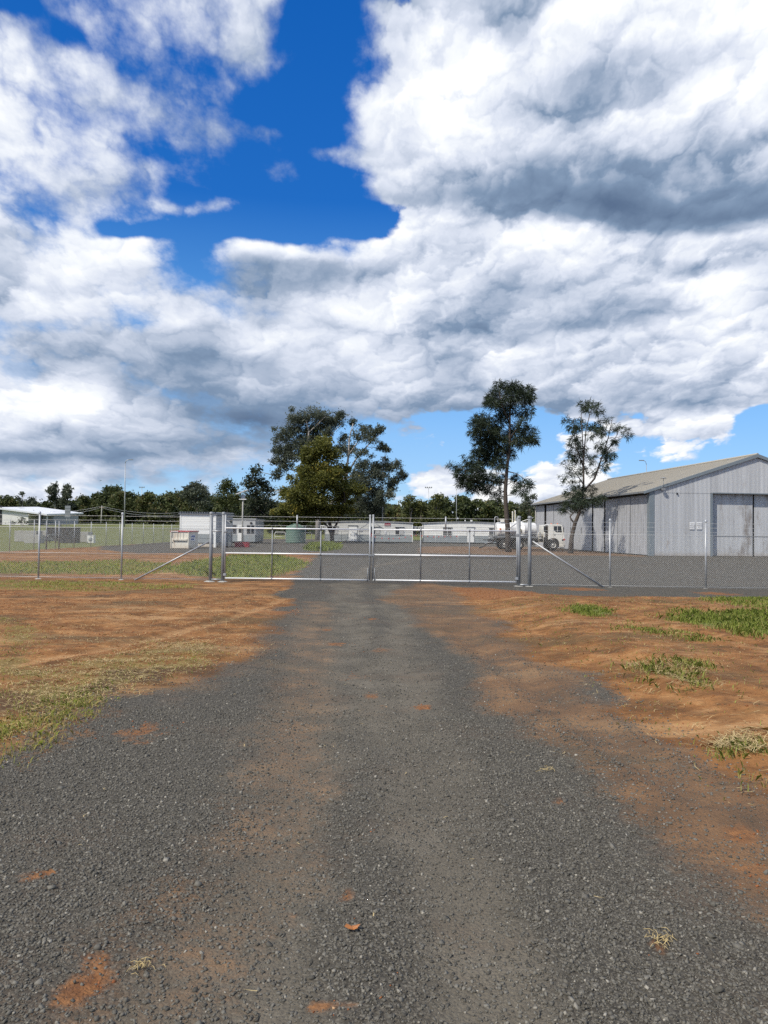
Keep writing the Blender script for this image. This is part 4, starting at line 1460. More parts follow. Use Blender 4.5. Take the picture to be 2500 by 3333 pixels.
    for x in (4.0, 4.36):
        MB().tube([(x, 0.3, 1.12), (x + 0.05, 0.3, 1.55), (x + 0.12, 0.3, 1.12)], 0.05, 8).build('hose_loop', 'timber', t)
    # cab
    prof = [(4.95, 1.0), (4.95, 2.30), (5.02, 2.43), (5.20, 2.49), (6.10, 2.47), (6.24, 2.40), (6.30, 2.25), (6.47, 1.60), (6.52, 1.05), (6.50, 0.55), (6.02, 0.55),
            (5.99, 0.80), (5.86, 1.02), (5.66, 1.13), (5.43, 1.16), (5.20, 1.13), (5.02, 1.04)]
    cab = MB()
    cab.prism(prof, 1, 0.06, yw - 0.06)
    cb = cab.build('cab', 'truck_white', t)
    MB().box(4.50, 4.70, 0.12, 2.1, 1.2, 2.40, 0.03).build('cab_rear', 'truck_white', t)
    MB().box(4.70, 4.95, 0.20, 2.0, 1.05, 2.38).build('air_intake', 'chassis', t)
    MB().box(4.52, 4.68, 0.105, 0.118, 1.75, 2.30).build('rear_quarter_glass', 'glass', cb)
    MB().prism([(5.48, 1.88), (5.48, 2.32), (6.16, 2.33), (6.25, 1.72), (5.72, 1.72)], 1, 0.045, 0.058).build('side_window', 'glass', cb)
    MB().prism([(5.80, 1.78), (5.80, 2.31), (5.84, 2.31), (5.84, 1.78)], 1, 0.034, 0.044).build('window_post', 'truck_white', cb)
    ws = MB()
    ws.add([(6.315, 0.18, 2.24), (6.315, yw - 0.18, 2.24), (6.475, yw - 0.14, 1.63), (6.475, 0.14, 1.63)], [(0, 1, 2, 3)])
    ws.build('windscreen', 'glass', cb)
    dl = MB()
    for (a, b, c_, e) in ((5.42, 5.43, 1.20, 2.38), (6.28, 6.29, 1.02, 1.70)):
        dl.box(a, b, 0.050, 0.0585, c_, e)
    dl.box(5.43, 6.28, 0.052, 0.0585, 1.52, 1.53)
    dl.build('door_seam', 'trim_grey', cb)
    MB().box(5.50, 5.64, 0.03, 0.058, 1.44, 1.48).build('handle', 'dark_steel', cb)
    MB().box(6.02, 6.56, 0.03, yw - 0.03, 0.30, 0.545, 0.03).build('bumper', 'truck_white', t)
    MB().box(6.08, 6.50, 0.10, 0.20, 0.20, 0.26).build('step', 'dark_steel', t)
    MB().box(6.25, 6.42, 0.035, 0.058, 0.92, 1.06).build('headlight', 'glass', cb)
    MB().box(6.40, 6.56, 0.03, 0.25, 0.95, 1.10).build('indicator', 'red_plastic', cb)
    mr_ = MB()
    mr_.tube([(6.28, 0.05, 2.36), (6.36, -0.14, 2.34), (6.36, -0.16, 1.62), (6.36, 0.03, 1.6)], 0.015, 6)
    mr_.box(6.33, 6.39, -0.26, -0.08, 1.75, 2.18, 0.02)
    mr_.build('mirror', 'dark_steel', cb)
    for x in (5.30, 5.9):
        MB().box(x, x + 0.10, 0.5, 0.7, 2.485, 2.56, 0.02).build('roof_lamp', 'orange_plastic', cb)
    pts = [(5.43 + 0.58 * math.cos(a), 0.5 + 0.60 * math.sin(a)) for a in np.linspace(R(12), R(168), 11)]
    m = MB()
    vs = []
    for px_, pz in pts:
        vs += [(px_, 0.03, pz), (px_, 0.45, pz)]
    m.add(vs, [(2 * i, 2 * i + 1, 2 * i + 3, 2 * i + 2) for i in range(len(pts) - 1)])
    m.build('wheel_arch', 'chassis', t)


water_truck()


# ----------------------------------------------------------------- small posts with red bunting by the cabins
def bunting():
    d = 92.0
    pts = [(1222, 1746), (1243, 1750), (1265, 1751), (1280, 1751), (1300, 1750), (1319, 1747), (1339, 1742), (1354, 1741),
           (1373, 1742), (1392, 1744), (1412, 1746), (1428, 1745), (1448, 1745), (1467, 1745), (1487, 1744)]
    t = thing('flag_bunting', 'string of small red flags on thin posts in front of the two cabins', 'bunting', (GX(1350, d), d, 0))
    o = t.location
    P3 = [P(a, b, d) - o for a, b in pts]
    MB().tube(P3, 0.008, 5).build('cord', 'white_clean', t)
    m = None
    for p in P3:
        if m is None:
            m = MB()
            m.add([(-0.09, 0, 0), (0.09, 0, 0), (0.01, 0.01, -0.2), (-0.09, 0.02, 0), (0.09, 0.02, 0)], [(0, 2, 1), (3, 4, 2), (0, 1, 4, 3)])
            f = m.build('flag', 'red_plastic', t)
            first = f
        else:
            f = first.copy()
            COL.objects.link(f)
            f.parent = t
        f.location = p
        f.rotation_euler = (0, 0, random.uniform(-.5, .5))
    for px in (1112, 1268, 1418, 1491):
        x = GX(px, d) - o.x
        MB().tube([(x, 0, 0), (x, 0, 1.45)], 0.02, 6).build('post', 'dark_steel' if px < 1300 else 'white_paint', t)


bunting()


# ----------------------------------------------------------------- front fence and gates
FA = gp(-420, 1876)
FB = gp(3050, 1927)
_k = Vector((FB[0] - FA[0], FB[1] - FA[1]))
FDIR = _k.normalized()
FANG = math.atan2(FDIR.y, FDIR.x)


def fence_s(px):
    """distance along the fence line of the point seen in column px"""
    r = P(px, 1880, 1.0)
    k = r.x
    return (k * FA[1] - FA[0]) / (FDIR.x - k * FDIR.y)


def fence_pt(s, z=0.0):
    x, y = FA[0] + FDIR.x * s, FA[1] + FDIR.y * s
    return Vector((x, y, float(gz(x, y)) + z))


def chain_mesh(name, parent, x0, x1, z0f, z1f, pitch=0.068, r=0.0018, mat='wire', y=0.0):
    """crossed wires of a chain link panel in the local xz plane, x0..x1"""
    v, f = [], []

    def seg(ax, az, bx, bz, yy):
        dx, dz = bx - ax, bz - az
        l = math.hypot(dx, dz)
        if l < 0.01:
            return
        nx_, nz_ = -dz / l * r, dx / l * r
        k = len(v)
        for (px, pz) in ((ax, az), (bx, bz)):
            v.extend([(px + nx_, yy, pz + nz_), (px - nx_ * 0.5, yy - r * 0.87, pz - nz_ * 0.5), (px - nx_ * 0.5, yy + r * 0.87, pz - nz_ * 0.5)])
        f.extend([(k, k + 3, k + 4, k + 1), (k + 1, k + 4, k + 5, k + 2), (k + 2, k + 5, k + 3, k)])
    z0, z1 = z0f, z1f
    H = z1 - z0
    n = int((x1 - x0 + H) / pitch) + 1
    for i in range(n):
        for sg in (1, -1):
            if sg > 0:
                ax = x0 - H + i * pitch
                a, b = (ax, z0), (ax + H, z1)
            else:
                ax = x0 + i * pitch
                a, b = (ax, z0), (ax - H, z1)
            (xa, za), (xb, zb) = a, b
            if xa > xb:
                xa, za, xb, zb = xb, zb, xa, za
            if xb <= x0 or xa >= x1:
                continue
            if xa < x0:
                za += (zb - za) * (x0 - xa) / (xb - xa)
                xa = x0
            if xb > x1:
                zb = za + (zb - za) * (x1 - xa) / (xb - xa)
                xb = x1
            seg(xa, za, xb, zb, y + (r if sg > 0 else -r))
    # twisted ends standing above the top wire
    x = x0 + pitch / 2
    while x < x1:
        seg(x, z1 - 0.01, x + 0.012, z1 + 0.035, y)
        x += pitch
    o = np_mesh(name, v, f, mat, parent)
    o['kind'] = 'stuff'
    return o


def barbed(parent, pts, name='barbed_wire'):
    m = MB()
    m.tube(pts, 0.0042, 4)
    a, b = Vector(pts[0]), Vector(pts[-1])
    n = int((b - a).length / 0.14)
    for i in range(n):
        p = a.lerp(b, (i + 0.5) / n)
        q = Vector((random.uniform(-.3, .3), random.uniform(-.5, .5), 1)).normalized() * 0.018
        m.add([p - q, p + q, p + q + Vector((0.004, 0, 0)), p - q + Vector((0.004, 0, 0))], [(0, 1, 2, 3)])
    return m.build(name, 'wire', parent)


MESH_H = 1.69
BARBS = (1.77, 1.91, 2.05)


def post(parent, x, h, r, mat='galvanised', cap=False, name='post', y=0.0, base=-0.3):
    m = MB()
    m.tube([(x, y, base), (x, y, h)], r, 12)
    if cap:
        m.lathe([(r + 0.012, -0.03), (r + 0.012, 0.02), (r * 0.7, 0.045), (0.0, 0.05)], (x, y, h), 12)
    return m.build(name, mat, parent)


def fence_run(label, px0, px1, posts, ends, braces, rails, name='chain_link_fence'):
    s0 = fence_s(px0)
    o = fence_pt(s0)
    t = thing(name, label, 'fence', o, FANG)
    L = fence_s(px1) - s0

    def lx(px):
        return fence_s(px) - s0
    for px in posts:
        post(t, lx(px), 2.12, 0.028, cap=True)
    for px in ends:
        post(t, lx(px), 2.17, 0.057, 'galvanised_dull', cap=True, name='end_post')
    for (pa, za, pb, zb) in braces:
        MB().tube([(lx(pa), 0.02, za), (lx(pb), -0.04, zb)], 0.026, 10).build('brace', 'galvanised', t)
    for z, r in rails:
        MB().tube([(0, -0.012, z), (L, -0.012, z)], r, 6).build('tension_wire', 'wire', t)
    chain_mesh('chain_mesh', t, 0, L, 0.015, MESH_H)
    for z in BARBS:
        n = 24
        barbed(t, [(L * i / n, 0.034, z - 0.012 * math.sin(math.pi * ((i * 3 / n) % 1))) for i in range(n + 1)])
    # spilled concrete round the feet
    for px in list(posts) + list(ends):
        m = MB()
        rr = 0.12 if px in posts else 0.19
        n = 12
        ring = [(lx(px) + rr * random.uniform(.7, 1.25) * math.cos(2 * math.pi * i / n), 0.8 * rr * random.uniform(.7, 1.2) * math.sin(2 * math.pi * i / n), -0.02) for i in range(n)]
        top_ = [(lx(px) + (p[0] - lx(px)) * 0.55, p[1] * 0.55, 0.008 + random.uniform(0, .012)) for p in ring]
        m.add(ring + top_ + [(lx(px), 0, 0.018)], [(i, (i + 1) % n, n + (i + 1) % n, n + i) for i in range(n)] + [(n + i, n + (i + 1) % n, 2 * n) for i in range(n)])
        m.build('concrete_footing', 'concrete', t)
    return t


fl_ = fence_run('chain link fence topped with barbed wire left of the double gate', -420, 727, (-410, -145, 125, 395), (685, 725),
                [(685, 1.30, 440, 0.0)], [(MESH_H - 0.03, 0.0075), (0.84, 0.006), (0.06, 0.006)])
s0_ = fence_s(-420)
for z in (1.60, 0.06):
    MB().tube([(fence_s(685) - s0_, -0.02, z), (fence_s(725) - s0_, -0.02, z)], 0.022, 10).build('infill_rail', 'galvanised', fl_)
fr_ = fence_run('chain link fence topped with barbed wire right of the double gate', 1688, 2900, (1985, 2297, 2610), (1688, 1723),
                [(1733, 1.42, 1965, 0.0)], [(MESH_H - 0.03, 0.0045), (0.06, 0.0045)])
s1_ = fence_s(1688)
for z in (1.60, 0.05):
    MB().tube([(fence_s(1688) - s1_, -0.02, z), (fence_s(1723) - s1_, -0.02, z)], 0.022, 10).build('infill_rail', 'galvanised', fr_)


def gate_leaf(label, px0, px1, hinge_px, mids, ext, plate_px):
    s0 = fence_s(min(px0, px1))
    o = fence_pt(s0)
    o.z = max(o.z, 0) * 0.5
    t = thing('gate_leaf', label, 'gate', o, FANG, 'leaves of the double gate')
    L = fence_s(max(px0, px1)) - s0

    def lx(px):
        return fence_s(px) - s0
    meet = px1
    z0, zm, z1 = 0.115, 0.915, 1.715
    for z in (z0, zm, z1):
        MB().tube([(0, -0.03, z), (L, -0.03, z)], 0.0245, 10).build('rail', 'bright_rail', t)
    MB().tube([(lx(meet), -0.03, z0), (lx(meet), -0.03, 2.17)], 0.028, 10).lathe([(0.032, -0.02), (0.032, 0.012), (0.0, 0.02)], (lx(meet), -0.03, 2.17), 10).build('meeting_stile', 'galvanised', t)
    MB().tube([(lx(px0), -0.03, z0 - 0.02), (lx(px0), -0.03, 2.14)], 0.028, 10).build('hinge_stile', 'galvanised', t)
    for px in mids:
        MB().tube([(lx(px), -0.028, z0), (lx(px), -0.028, z1)], 0.020, 8).build('stile', 'galvanised_dull', t)
        for z in (z0, zm, z1):
            MB().tube([(lx(px), -0.03, z - 0.04), (lx(px), -0.03, z + 0.04)], 0.031, 8).build('clamp', 'galvanised_dull', t)
    MB().tube([(lx(ext), -0.03, z1 + 0.02), (lx(ext), -0.03, 2.15)], 0.024, 8).build('barb_post', 'galvanised', t)
    sg = -1 if px0 < px1 else 1
    MB().tube([(lx(meet), -0.03, 1.96), (lx(meet) + sg * 0.36, -0.03, z1)], 0.012, 8).build('barb_stay', 'galvanised_dull', t)
    MB().tube([(lx(px0), -0.03, 1.98), (lx(px0) - sg * 0.36, -0.03, z1)], 0.012, 8).build('barb_stay', 'galvanised_dull', t)
    a = lx(meet)
    MB().box(a - 0.05, a + 0.05, -0.075, -0.055, zm - 0.05, zm + 0.02, 0.005).build('latch', 'galvanised_dull', t)
    MB().tube([(a + sg * 0.06, -0.07, z0 - 0.05), (a + sg * 0.06, -0.07, 0.5)], 0.012, 8).build('drop_bolt', 'galvanised_dull', t)
    for z in (0.22, 1.60):
        MB().box(lx(px0) - 0.045, lx(px0) + 0.045, -0.07, 0.02, z - 0.04, z + 0.04, 0.01).build('hinge', 'galvanised', t)
    chain_mesh('chain_mesh', t, 0, L, z0, z1)
    for z in BARBS:
        barbed(t, [(L * i / 6, -0.02, z + 0.04) for i in range(7)])


gate_leaf('left leaf of the galvanised chain link double gate', 732, 1203, 732, (885, 1043), 965, 0)
gate_leaf('right leaf of the galvanised chain link double gate', 1682, 1213, 1682, (1368, 1527), 1449, 0)


# fence running away along the left edge of the yard
def side_fence():
    X = -24.4
    y0, y1 = 38.0, 101.0
    t = thing('chain_link_fence', 'long chain link fence along the grass field at the yard edge', 'fence', (X, y0, 0), R(90))
    n = 19
    for i in range(n):
        y = 41.6 + 3.35 * i - y0
        z = float(gz(X, y + y0))
        MB().tube([(y, 0, z - 0.2), (y, 0, z + 2.12)], 0.028, 8).build('post', 'galvanised', t)
    for px in (152, 193):
        d = X / P(px, 1726, 1.0).x
        MB().tube([(d - y0, 0, 0), (d - y0, 0, 2.10)], 0.055, 10).build('brace_post', 'galvanised_dull', t)
    d0, d1 = (X / P(px, 1726, 1.0).x - y0 for px in (193, 212))
    MB().tube([(d0, 0, 1.9), (d1 + 0.6, 0, 1.0)], 0.025, 8).build('brace', 'galvanised_dull', t)
    chain_mesh('chain_mesh', t, 0, y1 - y0, 0.02, 1.70, 0.11, 0.003)
    for z in (1.75, 1.9, 2.05):
        MB().tube([(0, 0, z), (y1 - y0, 0, z)], 0.006, 4).build('barbed_wire', 'wire', t)


side_fence()


# ----------------------------------------------------------------- left field: blocks, hopper, house, sign, poles
def field_pt(px, d):
    x = GX(px, d)
    return Vector((x, d, float(gz(x, d))))


def block(px0, px1, d, h, dp, label, mat='concrete', rz=0.0):
    x0, x1 = GX(px0, d), GX(px1, d)
    o = field_pt((px0 + px1) / 2, d)
    t = thing('concrete_culvert', label, 'concrete block', o, rz)
    w = (x1 - x0) / 2
    th = 0.16
    b = MB()
    b.box(-w, w, 0, 0.14, 0, h, 0.02)
    b.box(-w, -w + th, 0.141, dp, 0, h, 0.02).box(w - th, w, 0.141, dp, 0, h, 0.02).box(-w + th, w - th, 0.141, dp, h - th, h, 0.02)
    b.build('shell', mat, t)
    for s in (-1, 1):
        MB().lathe([(0.04, 0.0), (0.04, 0.03), (0.0, 0.03)], (s * w * 0.6, dp * 0.5, h), 8).build('lifting_eye', 'dark_steel', t)


block(48, 118, 78, 1.15, 1.6, 'large pale concrete culvert standing in the field behind the fence', rz=R(3))
block(79, 128, 72, 0.82, 1.2, 'low pale concrete culvert in front of the large one')
block(120, 158, 80, 1.12, 1.5, 'pale concrete culvert touching the dark hopper on its left', rz=R(-4))
block(241, 288, 79, 1.1, 1.5, 'pale concrete culvert right of the dark hopper', rz=R(5))


def hopper():
    d = 75.0
    o = field_pt(196, d)
    t = thing('steel_hopper', 'dark steel hopper bin between the concrete culverts', 'hopper', o)
    b = MB()
    b.prism([(-1.36, 1.55), (1.36, 1.55), (1.36, 0.05), (0.0, 0.05), (-0.55, 0.35), (-1.30, 0.85)], 1, 0, 1.7)
    body = b.build('body', 'dark_steel', t)
    for x in (-0.9, -0.3, 0.3, 0.9):
        MB().box(x - 0.04, x + 0.04, -0.06, -0.002, 0.55, 1.5).build('rib', 'dark_steel', body)
    MB().box(-1.42, 1.42, -0.08, 1.78, 1.552, 1.63).build('rim', 'dark_steel', body)
    MB().box(-1.3, 0.2, -0.05, -0.003, 0.80, 0.86).build('side_band', 'galvanised_dull', body)
    for x in (-1.1, 1.1):
        MB().tube([(x, 0.15, 0.85), (x, 0.15, 0)], 0.05, 8).build('leg', 'dark_steel', t)
        MB().tube([(x, 1.55, 0.85), (x, 1.55, 0)], 0.05, 8).build('leg', 'dark_steel', t)
    MB().tube([(1.38, 0.2, 1.0), (1.55, 0.2, 0.95), (1.58, 0.2, 0.4), (1.40, 0.2, 0.3)], 0.03, 8).build('handle', 'dark_steel', t)


hopper()


def fan_unit():
    d = 76.0
    o = field_pt(295, d)
    t = thing('ventilation_unit', 'small white box with a round dark grille at the end of the culverts', 'cabinet', o)
    MB().box(-0.34, 0.34, 0, 0.5, 0.02, 0.78, 0.02).build('case', 'white_paint', t)
    MB().lathe([(0.0, -0.02), (0.20, -0.02), (0.22, 0.0)], (0, 0, 0.38), 18, 'Y').build('grille', 'cabin_grey', t)
    MB().box(-0.36, 0.36, -0.02, 0.52, 0.782, 0.82).build('lid', 'white_clean', t)


fan_unit()


def house():
    d = 128.0
    t = thing('farm_house', 'white house with a low white skillion roof at the far left', 'house', field_pt(0, d))
    o = t.location

    def q(px, py, dd=d):
        v = P(px, py, dd) - o
        return v
    xa, xb, xc = q(-260, 1700).x, q(92, 1700).x, q(150, 1700).x
    zb = 0.0
    w = MB()
    w.add([(xa, 0, zb), (xb, 0, zb), (xb, 0, q(92, 1672).z), (q(0, 1655).x, 0, q(0, 1655).z), (xa, 0, q(-260, 1664).z),
           (xa, 14, zb), (xb, 14, zb), (xb, 14, q(92, 1672).z), (q(0, 1655).x, 14, q(0, 1655).z), (xa, 14, q(-260, 1664).z)],
          [(0, 1, 2, 3, 4), (9, 8, 7, 6, 5), (1, 6, 7, 2), (5, 0, 4, 9)])
    w.build('wall', 'house_wall', t)
    MB().box(xb + 0.01, xc, 3.0, 13.5, 0, q(150, 1673).z - 0.05).build('wall', 'house_grey', t)
    # roof: skillion plane sloping down to the right
    zr0, zr1 = q(-8, 1650).z, q(157, 1673).z
    x0, x1 = q(-8, 1650).x, q(157, 1673).x
    r = MB()
    r.add([(x0, -0.5, zr0 - 0.05), (x1, -0.5, zr1), (x1, 15, zr1 + 0.55), (x0, 15, zr0 + 0.5),
           (x0, -0.5, zr0 - 0.35), (x1, -0.5, zr1 - 0.25), (x1, 15, zr1 + 0.3), (x0, 15, zr0 + 0.2)],
          [(0, 1, 2, 3), (7, 6, 5, 4), (0, 4, 5, 1), (1, 5, 6, 2), (2, 6, 7, 3), (3, 7, 4, 0)])
    r.add([(x0, -0.5, zr0 - 0.05), (x0, 15, zr0 + 0.5), (xa - 1, 15, zr0 - 0.6), (xa - 1, -0.5, zr0 - 1.1)], [(0, 1, 2, 3)])
    ro = r.build('roof', 'roof_white', t)
    for (pa, pb, py) in ((44, 56, 1656.5), (65, 76, 1657.5)):
        a, b = q(pa, py, d + 6), q(pb, py, d + 6)
        MB().box(a.x, b.x, 5.0, 6.6, a.z + 0.12, a.z + 0.26).build('skylight', 'trim_grey', ro)
    for (pa, pb, z0, z1) in ((95, 101, 1.5, 2.5), (107.5, 110.5, 0.2, 2.7), (136, 140, 0.9, 2.3), (142, 146, 0.9, 2.3)):
        a, b = q(pa, 1700, d + 3).x, q(pb, 1700, d + 3).x
        f = MB().box(a, b, 2.93, 2.995, z0, z1).build('window', 'house_wall', t)
        MB().box(a + 0.05, b - 0.05, 2.90, 2.945, z0 + 0.05, z1 - 0.05).build('pane', 'glass', f)
    for px in (149, 152):
        MB().tube([(q(px, 1700).x, 0.3, 0), (q(px, 1700).x, 0.3, q(px, 1674).z)], 0.07, 8).build('veranda_post', 'house_wall', t)
    MB().box(q(-40, 1700).x, q(6, 1700).x, -0.06, -0.01, 0.0, 3.3).build('dark_door', 'dark_steel', t)


house()


def back_of_sign():
    d = 112.0
    o = field_pt(220.5, d)
    t = thing('road_sign', 'tall grey back of a road sign on two posts in the field', 'road sign', o)
    a, b = P(212, 1646, d) - o, P(229, 1684, d) - o
    MB().box(a.x, b.x, 0, 0.05, b.z, a.z, 0.01).build('board', 'galvanised_dull', t)
    for k in (0.32, 0.78):
        x = a.x + (b.x - a.x) * k
        MB().tube([(x, 0.10, -0.3), (x, 0.10, a.z - 0.05)], 0.045, 8).build('post', 'galvanised', t)
    for k in (0.2, 0.5, 0.8):
        z = b.z + (a.z - b.z) * k
        MB().box(a.x + 0.04, b.x - 0.04, -0.04, -0.001, z - 0.03, z + 0.03).build('stiffener', 'galvanised_dull', t)


back_of_sign()


def lamp_pole(name, label, px_base, py_base, px_top, py_top, d, arm_px, r=0.09, head='street', cat='street light', hz=None):
    """tapered pole at depth d; foot on the ground, arm reaching to column arm_px"""
    b = P(px_base, py_base, d)
    g = float(gz(b.x, d))
    o = Vector((b.x, d, g))
    t = thing(name, label, cat, o)
    tp = P(px_top, py_top, d) - o
    lean = tp.x * 0.0
    pts = [(0, 0, -0.3), (tp.x * 0.5, 0, tp.z * 0.5), (tp.x, 0, tp.z)]
    MB().tube(pts, [r, r * 0.75, r * 0.5], 10).build('pole', 'galvanised', t)
    if head == 'street':
        e = P(arm_px, py_top - 5, d) - o
        s = 1 if e.x > tp.x else -1
        MB().tube([tp, (tp.x + s * 0.12, 0, tp.z + 0.45), (tp.x + s * 0.5, 0, tp.z + 0.62), (e.x - s * 0.3, 0, tp.z + 0.62)], [r * 0.5, r * 0.45, r * 0.42, r * 0.4], 8).build('arm', 'galvanised', t)
        MB().box(min(e.x, e.x - s * 0.75), max(e.x, e.x - s * 0.75), -0.14, 0.14, tp.z + 0.56, tp.z + 0.68, 0.03).build('lamp_head', 'trim_grey', t)
    elif head == 'flood':
        w = 1.5
        MB().box(-w + tp.x, w + tp.x, -0.06, 0.06, tp.z - 0.1, tp.z + 0.05).build('cross_arm', 'trim_grey', t)
        for k in (-1, -0.35, 0.35, 1):
            MB().prism([(tp.x + k * w * 0.9 - 0.28, tp.z + 0.05), (tp.x + k * w * 0.9 + 0.28, tp.z + 0.05), (tp.x + k * w * 0.9 + 0.2, tp.z + 0.5), (tp.x + k * w * 0.9 - 0.2, tp.z + 0.5)], 1, -0.25, 0.1).build('lamp_head', 'galvanised_dull', t)
    return t


lamp_pole('street_light', 'tall galvanised street light with an arm to the right over the field', 405, 1718, 408, 1508, 125, 433, 0.11)
lamp_pole('street_light', 'slender light pole rising behind the white boarded cabin', 1486, 1700, 1486, 1560, 150, 1476, 0.10)
lamp_pole('street_light', 'pale pole rising behind the roof of the middle cabin', 1245, 1700, 1247, 1500, 118, 1240, 0.11)
lamp_pole('street_light', 'street light with its arm to the left beyond the shed roof', 2104, 1700, 2104, 1512, 112, 2080, 0.08)
lamp_pole('floodlight_mast', 'distant sports floodlight mast with four heads above the wood', 1395, 1700, 1395, 1588, 330, 0, 0.22, 'flood', 'floodlight')
lamp_pole('floodlight_mast', 'tiny distant floodlight mast above the wood at the left', 461, 1700, 462, 1587, 420, 0, 0.25, 'flood', 'floodlight')


def solar_light():
    d = 76.0
    o = Vector((GX(789, d), d, 0))
    t = thing('solar_light', 'solar panel light on a timber-coloured post beside the tree', 'solar light', o)
    top = P(789, 1606, d).z
    MB().tube([(0, 0, -0.2), (0, 0, top)], [0.085, 0.07], 10).build('post', 'concrete', t)
    m = MB()
    m.prism([(-0.62, top - 0.02), (0.55, top + 0.42), (0.57, top + 0.36), (-0.60, top - 0.08)], 1, -0.45, 0.45)
    pn = m.build('solar_panel', 'solar', t)
    m = MB()
    m.prism([(-0.66, top - 0.07), (-0.60, top - 0.05), (0.60, top + 0.40), (0.56, top + 0.33), (-0.60, top - 0.11)], 1, -0.50, -0.455)
    m.build('panel_frame', 'white_clean', pn)
    MB().box(-0.16, 0.22, -0.12, 0.12, top - 0.55, top - 0.15, 0.02).build('battery_box', 'galvanised', t)
    MB().box(-0.36, 0.40, -0.20, -0.06, top - 0.66, top - 0.57, 0.02).build('lamp_head', 'white_clean', t)


solar_light()


def power_line():
    d = 135.0
    o = field_pt(328, d)
    t = thing('power_pole', 'leaning thin power pole with sagging wires in front of the wood', 'power pole', o)
    tp = P(332, 1646, d) - o
    MB().tube([(0, 0, -0.3), tp], [0.11, 0.08], 8).build('pole', 'concrete', t)
    MB().box(tp.x - 0.5, tp.x + 0.5, -0.06, 0.06, tp.z - 0.35, tp.z - 0.25).build('cross_arm', 'timber', t)
    for (pa, ya, pb, yb, k) in ((332, 1648, 590, 1668, 0.6), (332, 1653, 590, 1675, 0.7), (332, 1647, 130, 1663, 0.5), (332, 1652, 110, 1672, 0.6)):
        a, b = P(pa, ya, d) - o, P(pb, yb, d) - o
        pts = [a.lerp(b, i / 12) - Vector((0, 0, k * 4 * (i / 12) * (1 - i / 12))) for i in range(13)]
        MB().tube(pts, 0.022, 4).build('wire', 'galvanised', t)


power_line()


# ----------------------------------------------------------------- trees
def leaves(clumps, size, density, droop=0.0, aspect=0.45, shell=0.55, flat=1.0, seed=1):
    """clumps: (centre Vector, (rx,ry,rz), weight). returns verts, quad faces, tint"""
    g = np.random.default_rng(seed)
    V, T = [], []
    for c, (rx, ry, rz), w in clumps:
        vol = (rx * ry * rz) ** (1 / 3)
        n = max(6, int(density * w * vol * vol))
        u = g.normal(size=(n, 3))
        u /= np.linalg.norm(u, axis=1, keepdims=True)
        rad = g.uniform(0, 1, n) ** 0.55 * (1 + 0.35 * g.exponential(0.6, n) * (g.uniform(0, 1, n) < 0.35))
        # lumpy outline
        lump = 1 + 0.30 * np.sin(u[:, 0] * 5 + c.x) * np.sin(u[:, 2] * 5 + c.z) + g.normal(0, 0.10, n)
        p = np.stack([c.x + u[:, 0] * rx * rad * lump, c.y + u[:, 1] * ry * rad * lump, c.z + u[:, 2] * rz * rad * lump], 1)
        s = size * g.uniform(0.6, 1.35, n)
        d = g.normal(size=(n, 3))
        d[:, 2] = d[:, 2] * 0.7 - droop
        d /= np.linalg.norm(d, axis=1, keepdims=True)
        e = np.cross(d, g.normal(size=(n, 3)))
        e /= np.linalg.norm(e, axis=1, keepdims=True)
        a = s[:, None] * d
        b = (s * aspect)[:, None] * e
        V.append(np.stack([p - a * 0.5, p + b * 0.5, p + a * 0.5, p - b * 0.5], 1))
        tint = np.clip(g.normal(0.42, 0.2, n) + g.normal(0, 0.12), 0, 1)
        T.append(np.repeat(tint, 4))
    V = np.concatenate(V).reshape(-1, 3)
    Fc = np.arange(len(V)).reshape(-1, 4)
    return V, Fc, np.concatenate(T)


def crown_mesh(parent, clumps, mat, size, density, name='crown', **kw):
    V, Fc, T = leaves(clumps, size, density, **kw)
    return np_mesh(name, V, Fc, mat, parent, {'tint': T})


def wiggle(a, b, n, amp, r0, r1, rnd):
    pts, rad = [], []
    ln = (b - a).length
    for i in range(n + 1):
        t = i / n
        j = Vector((rnd.uniform(-1, 1), rnd.uniform(-1, 1), rnd.uniform(-1, 1))) * amp * ln * math.sin(math.pi * t)
        pts.append(a.lerp(b, t) + j)
        rad.append(r0 + (r1 - r0) * t)
    return pts, rad


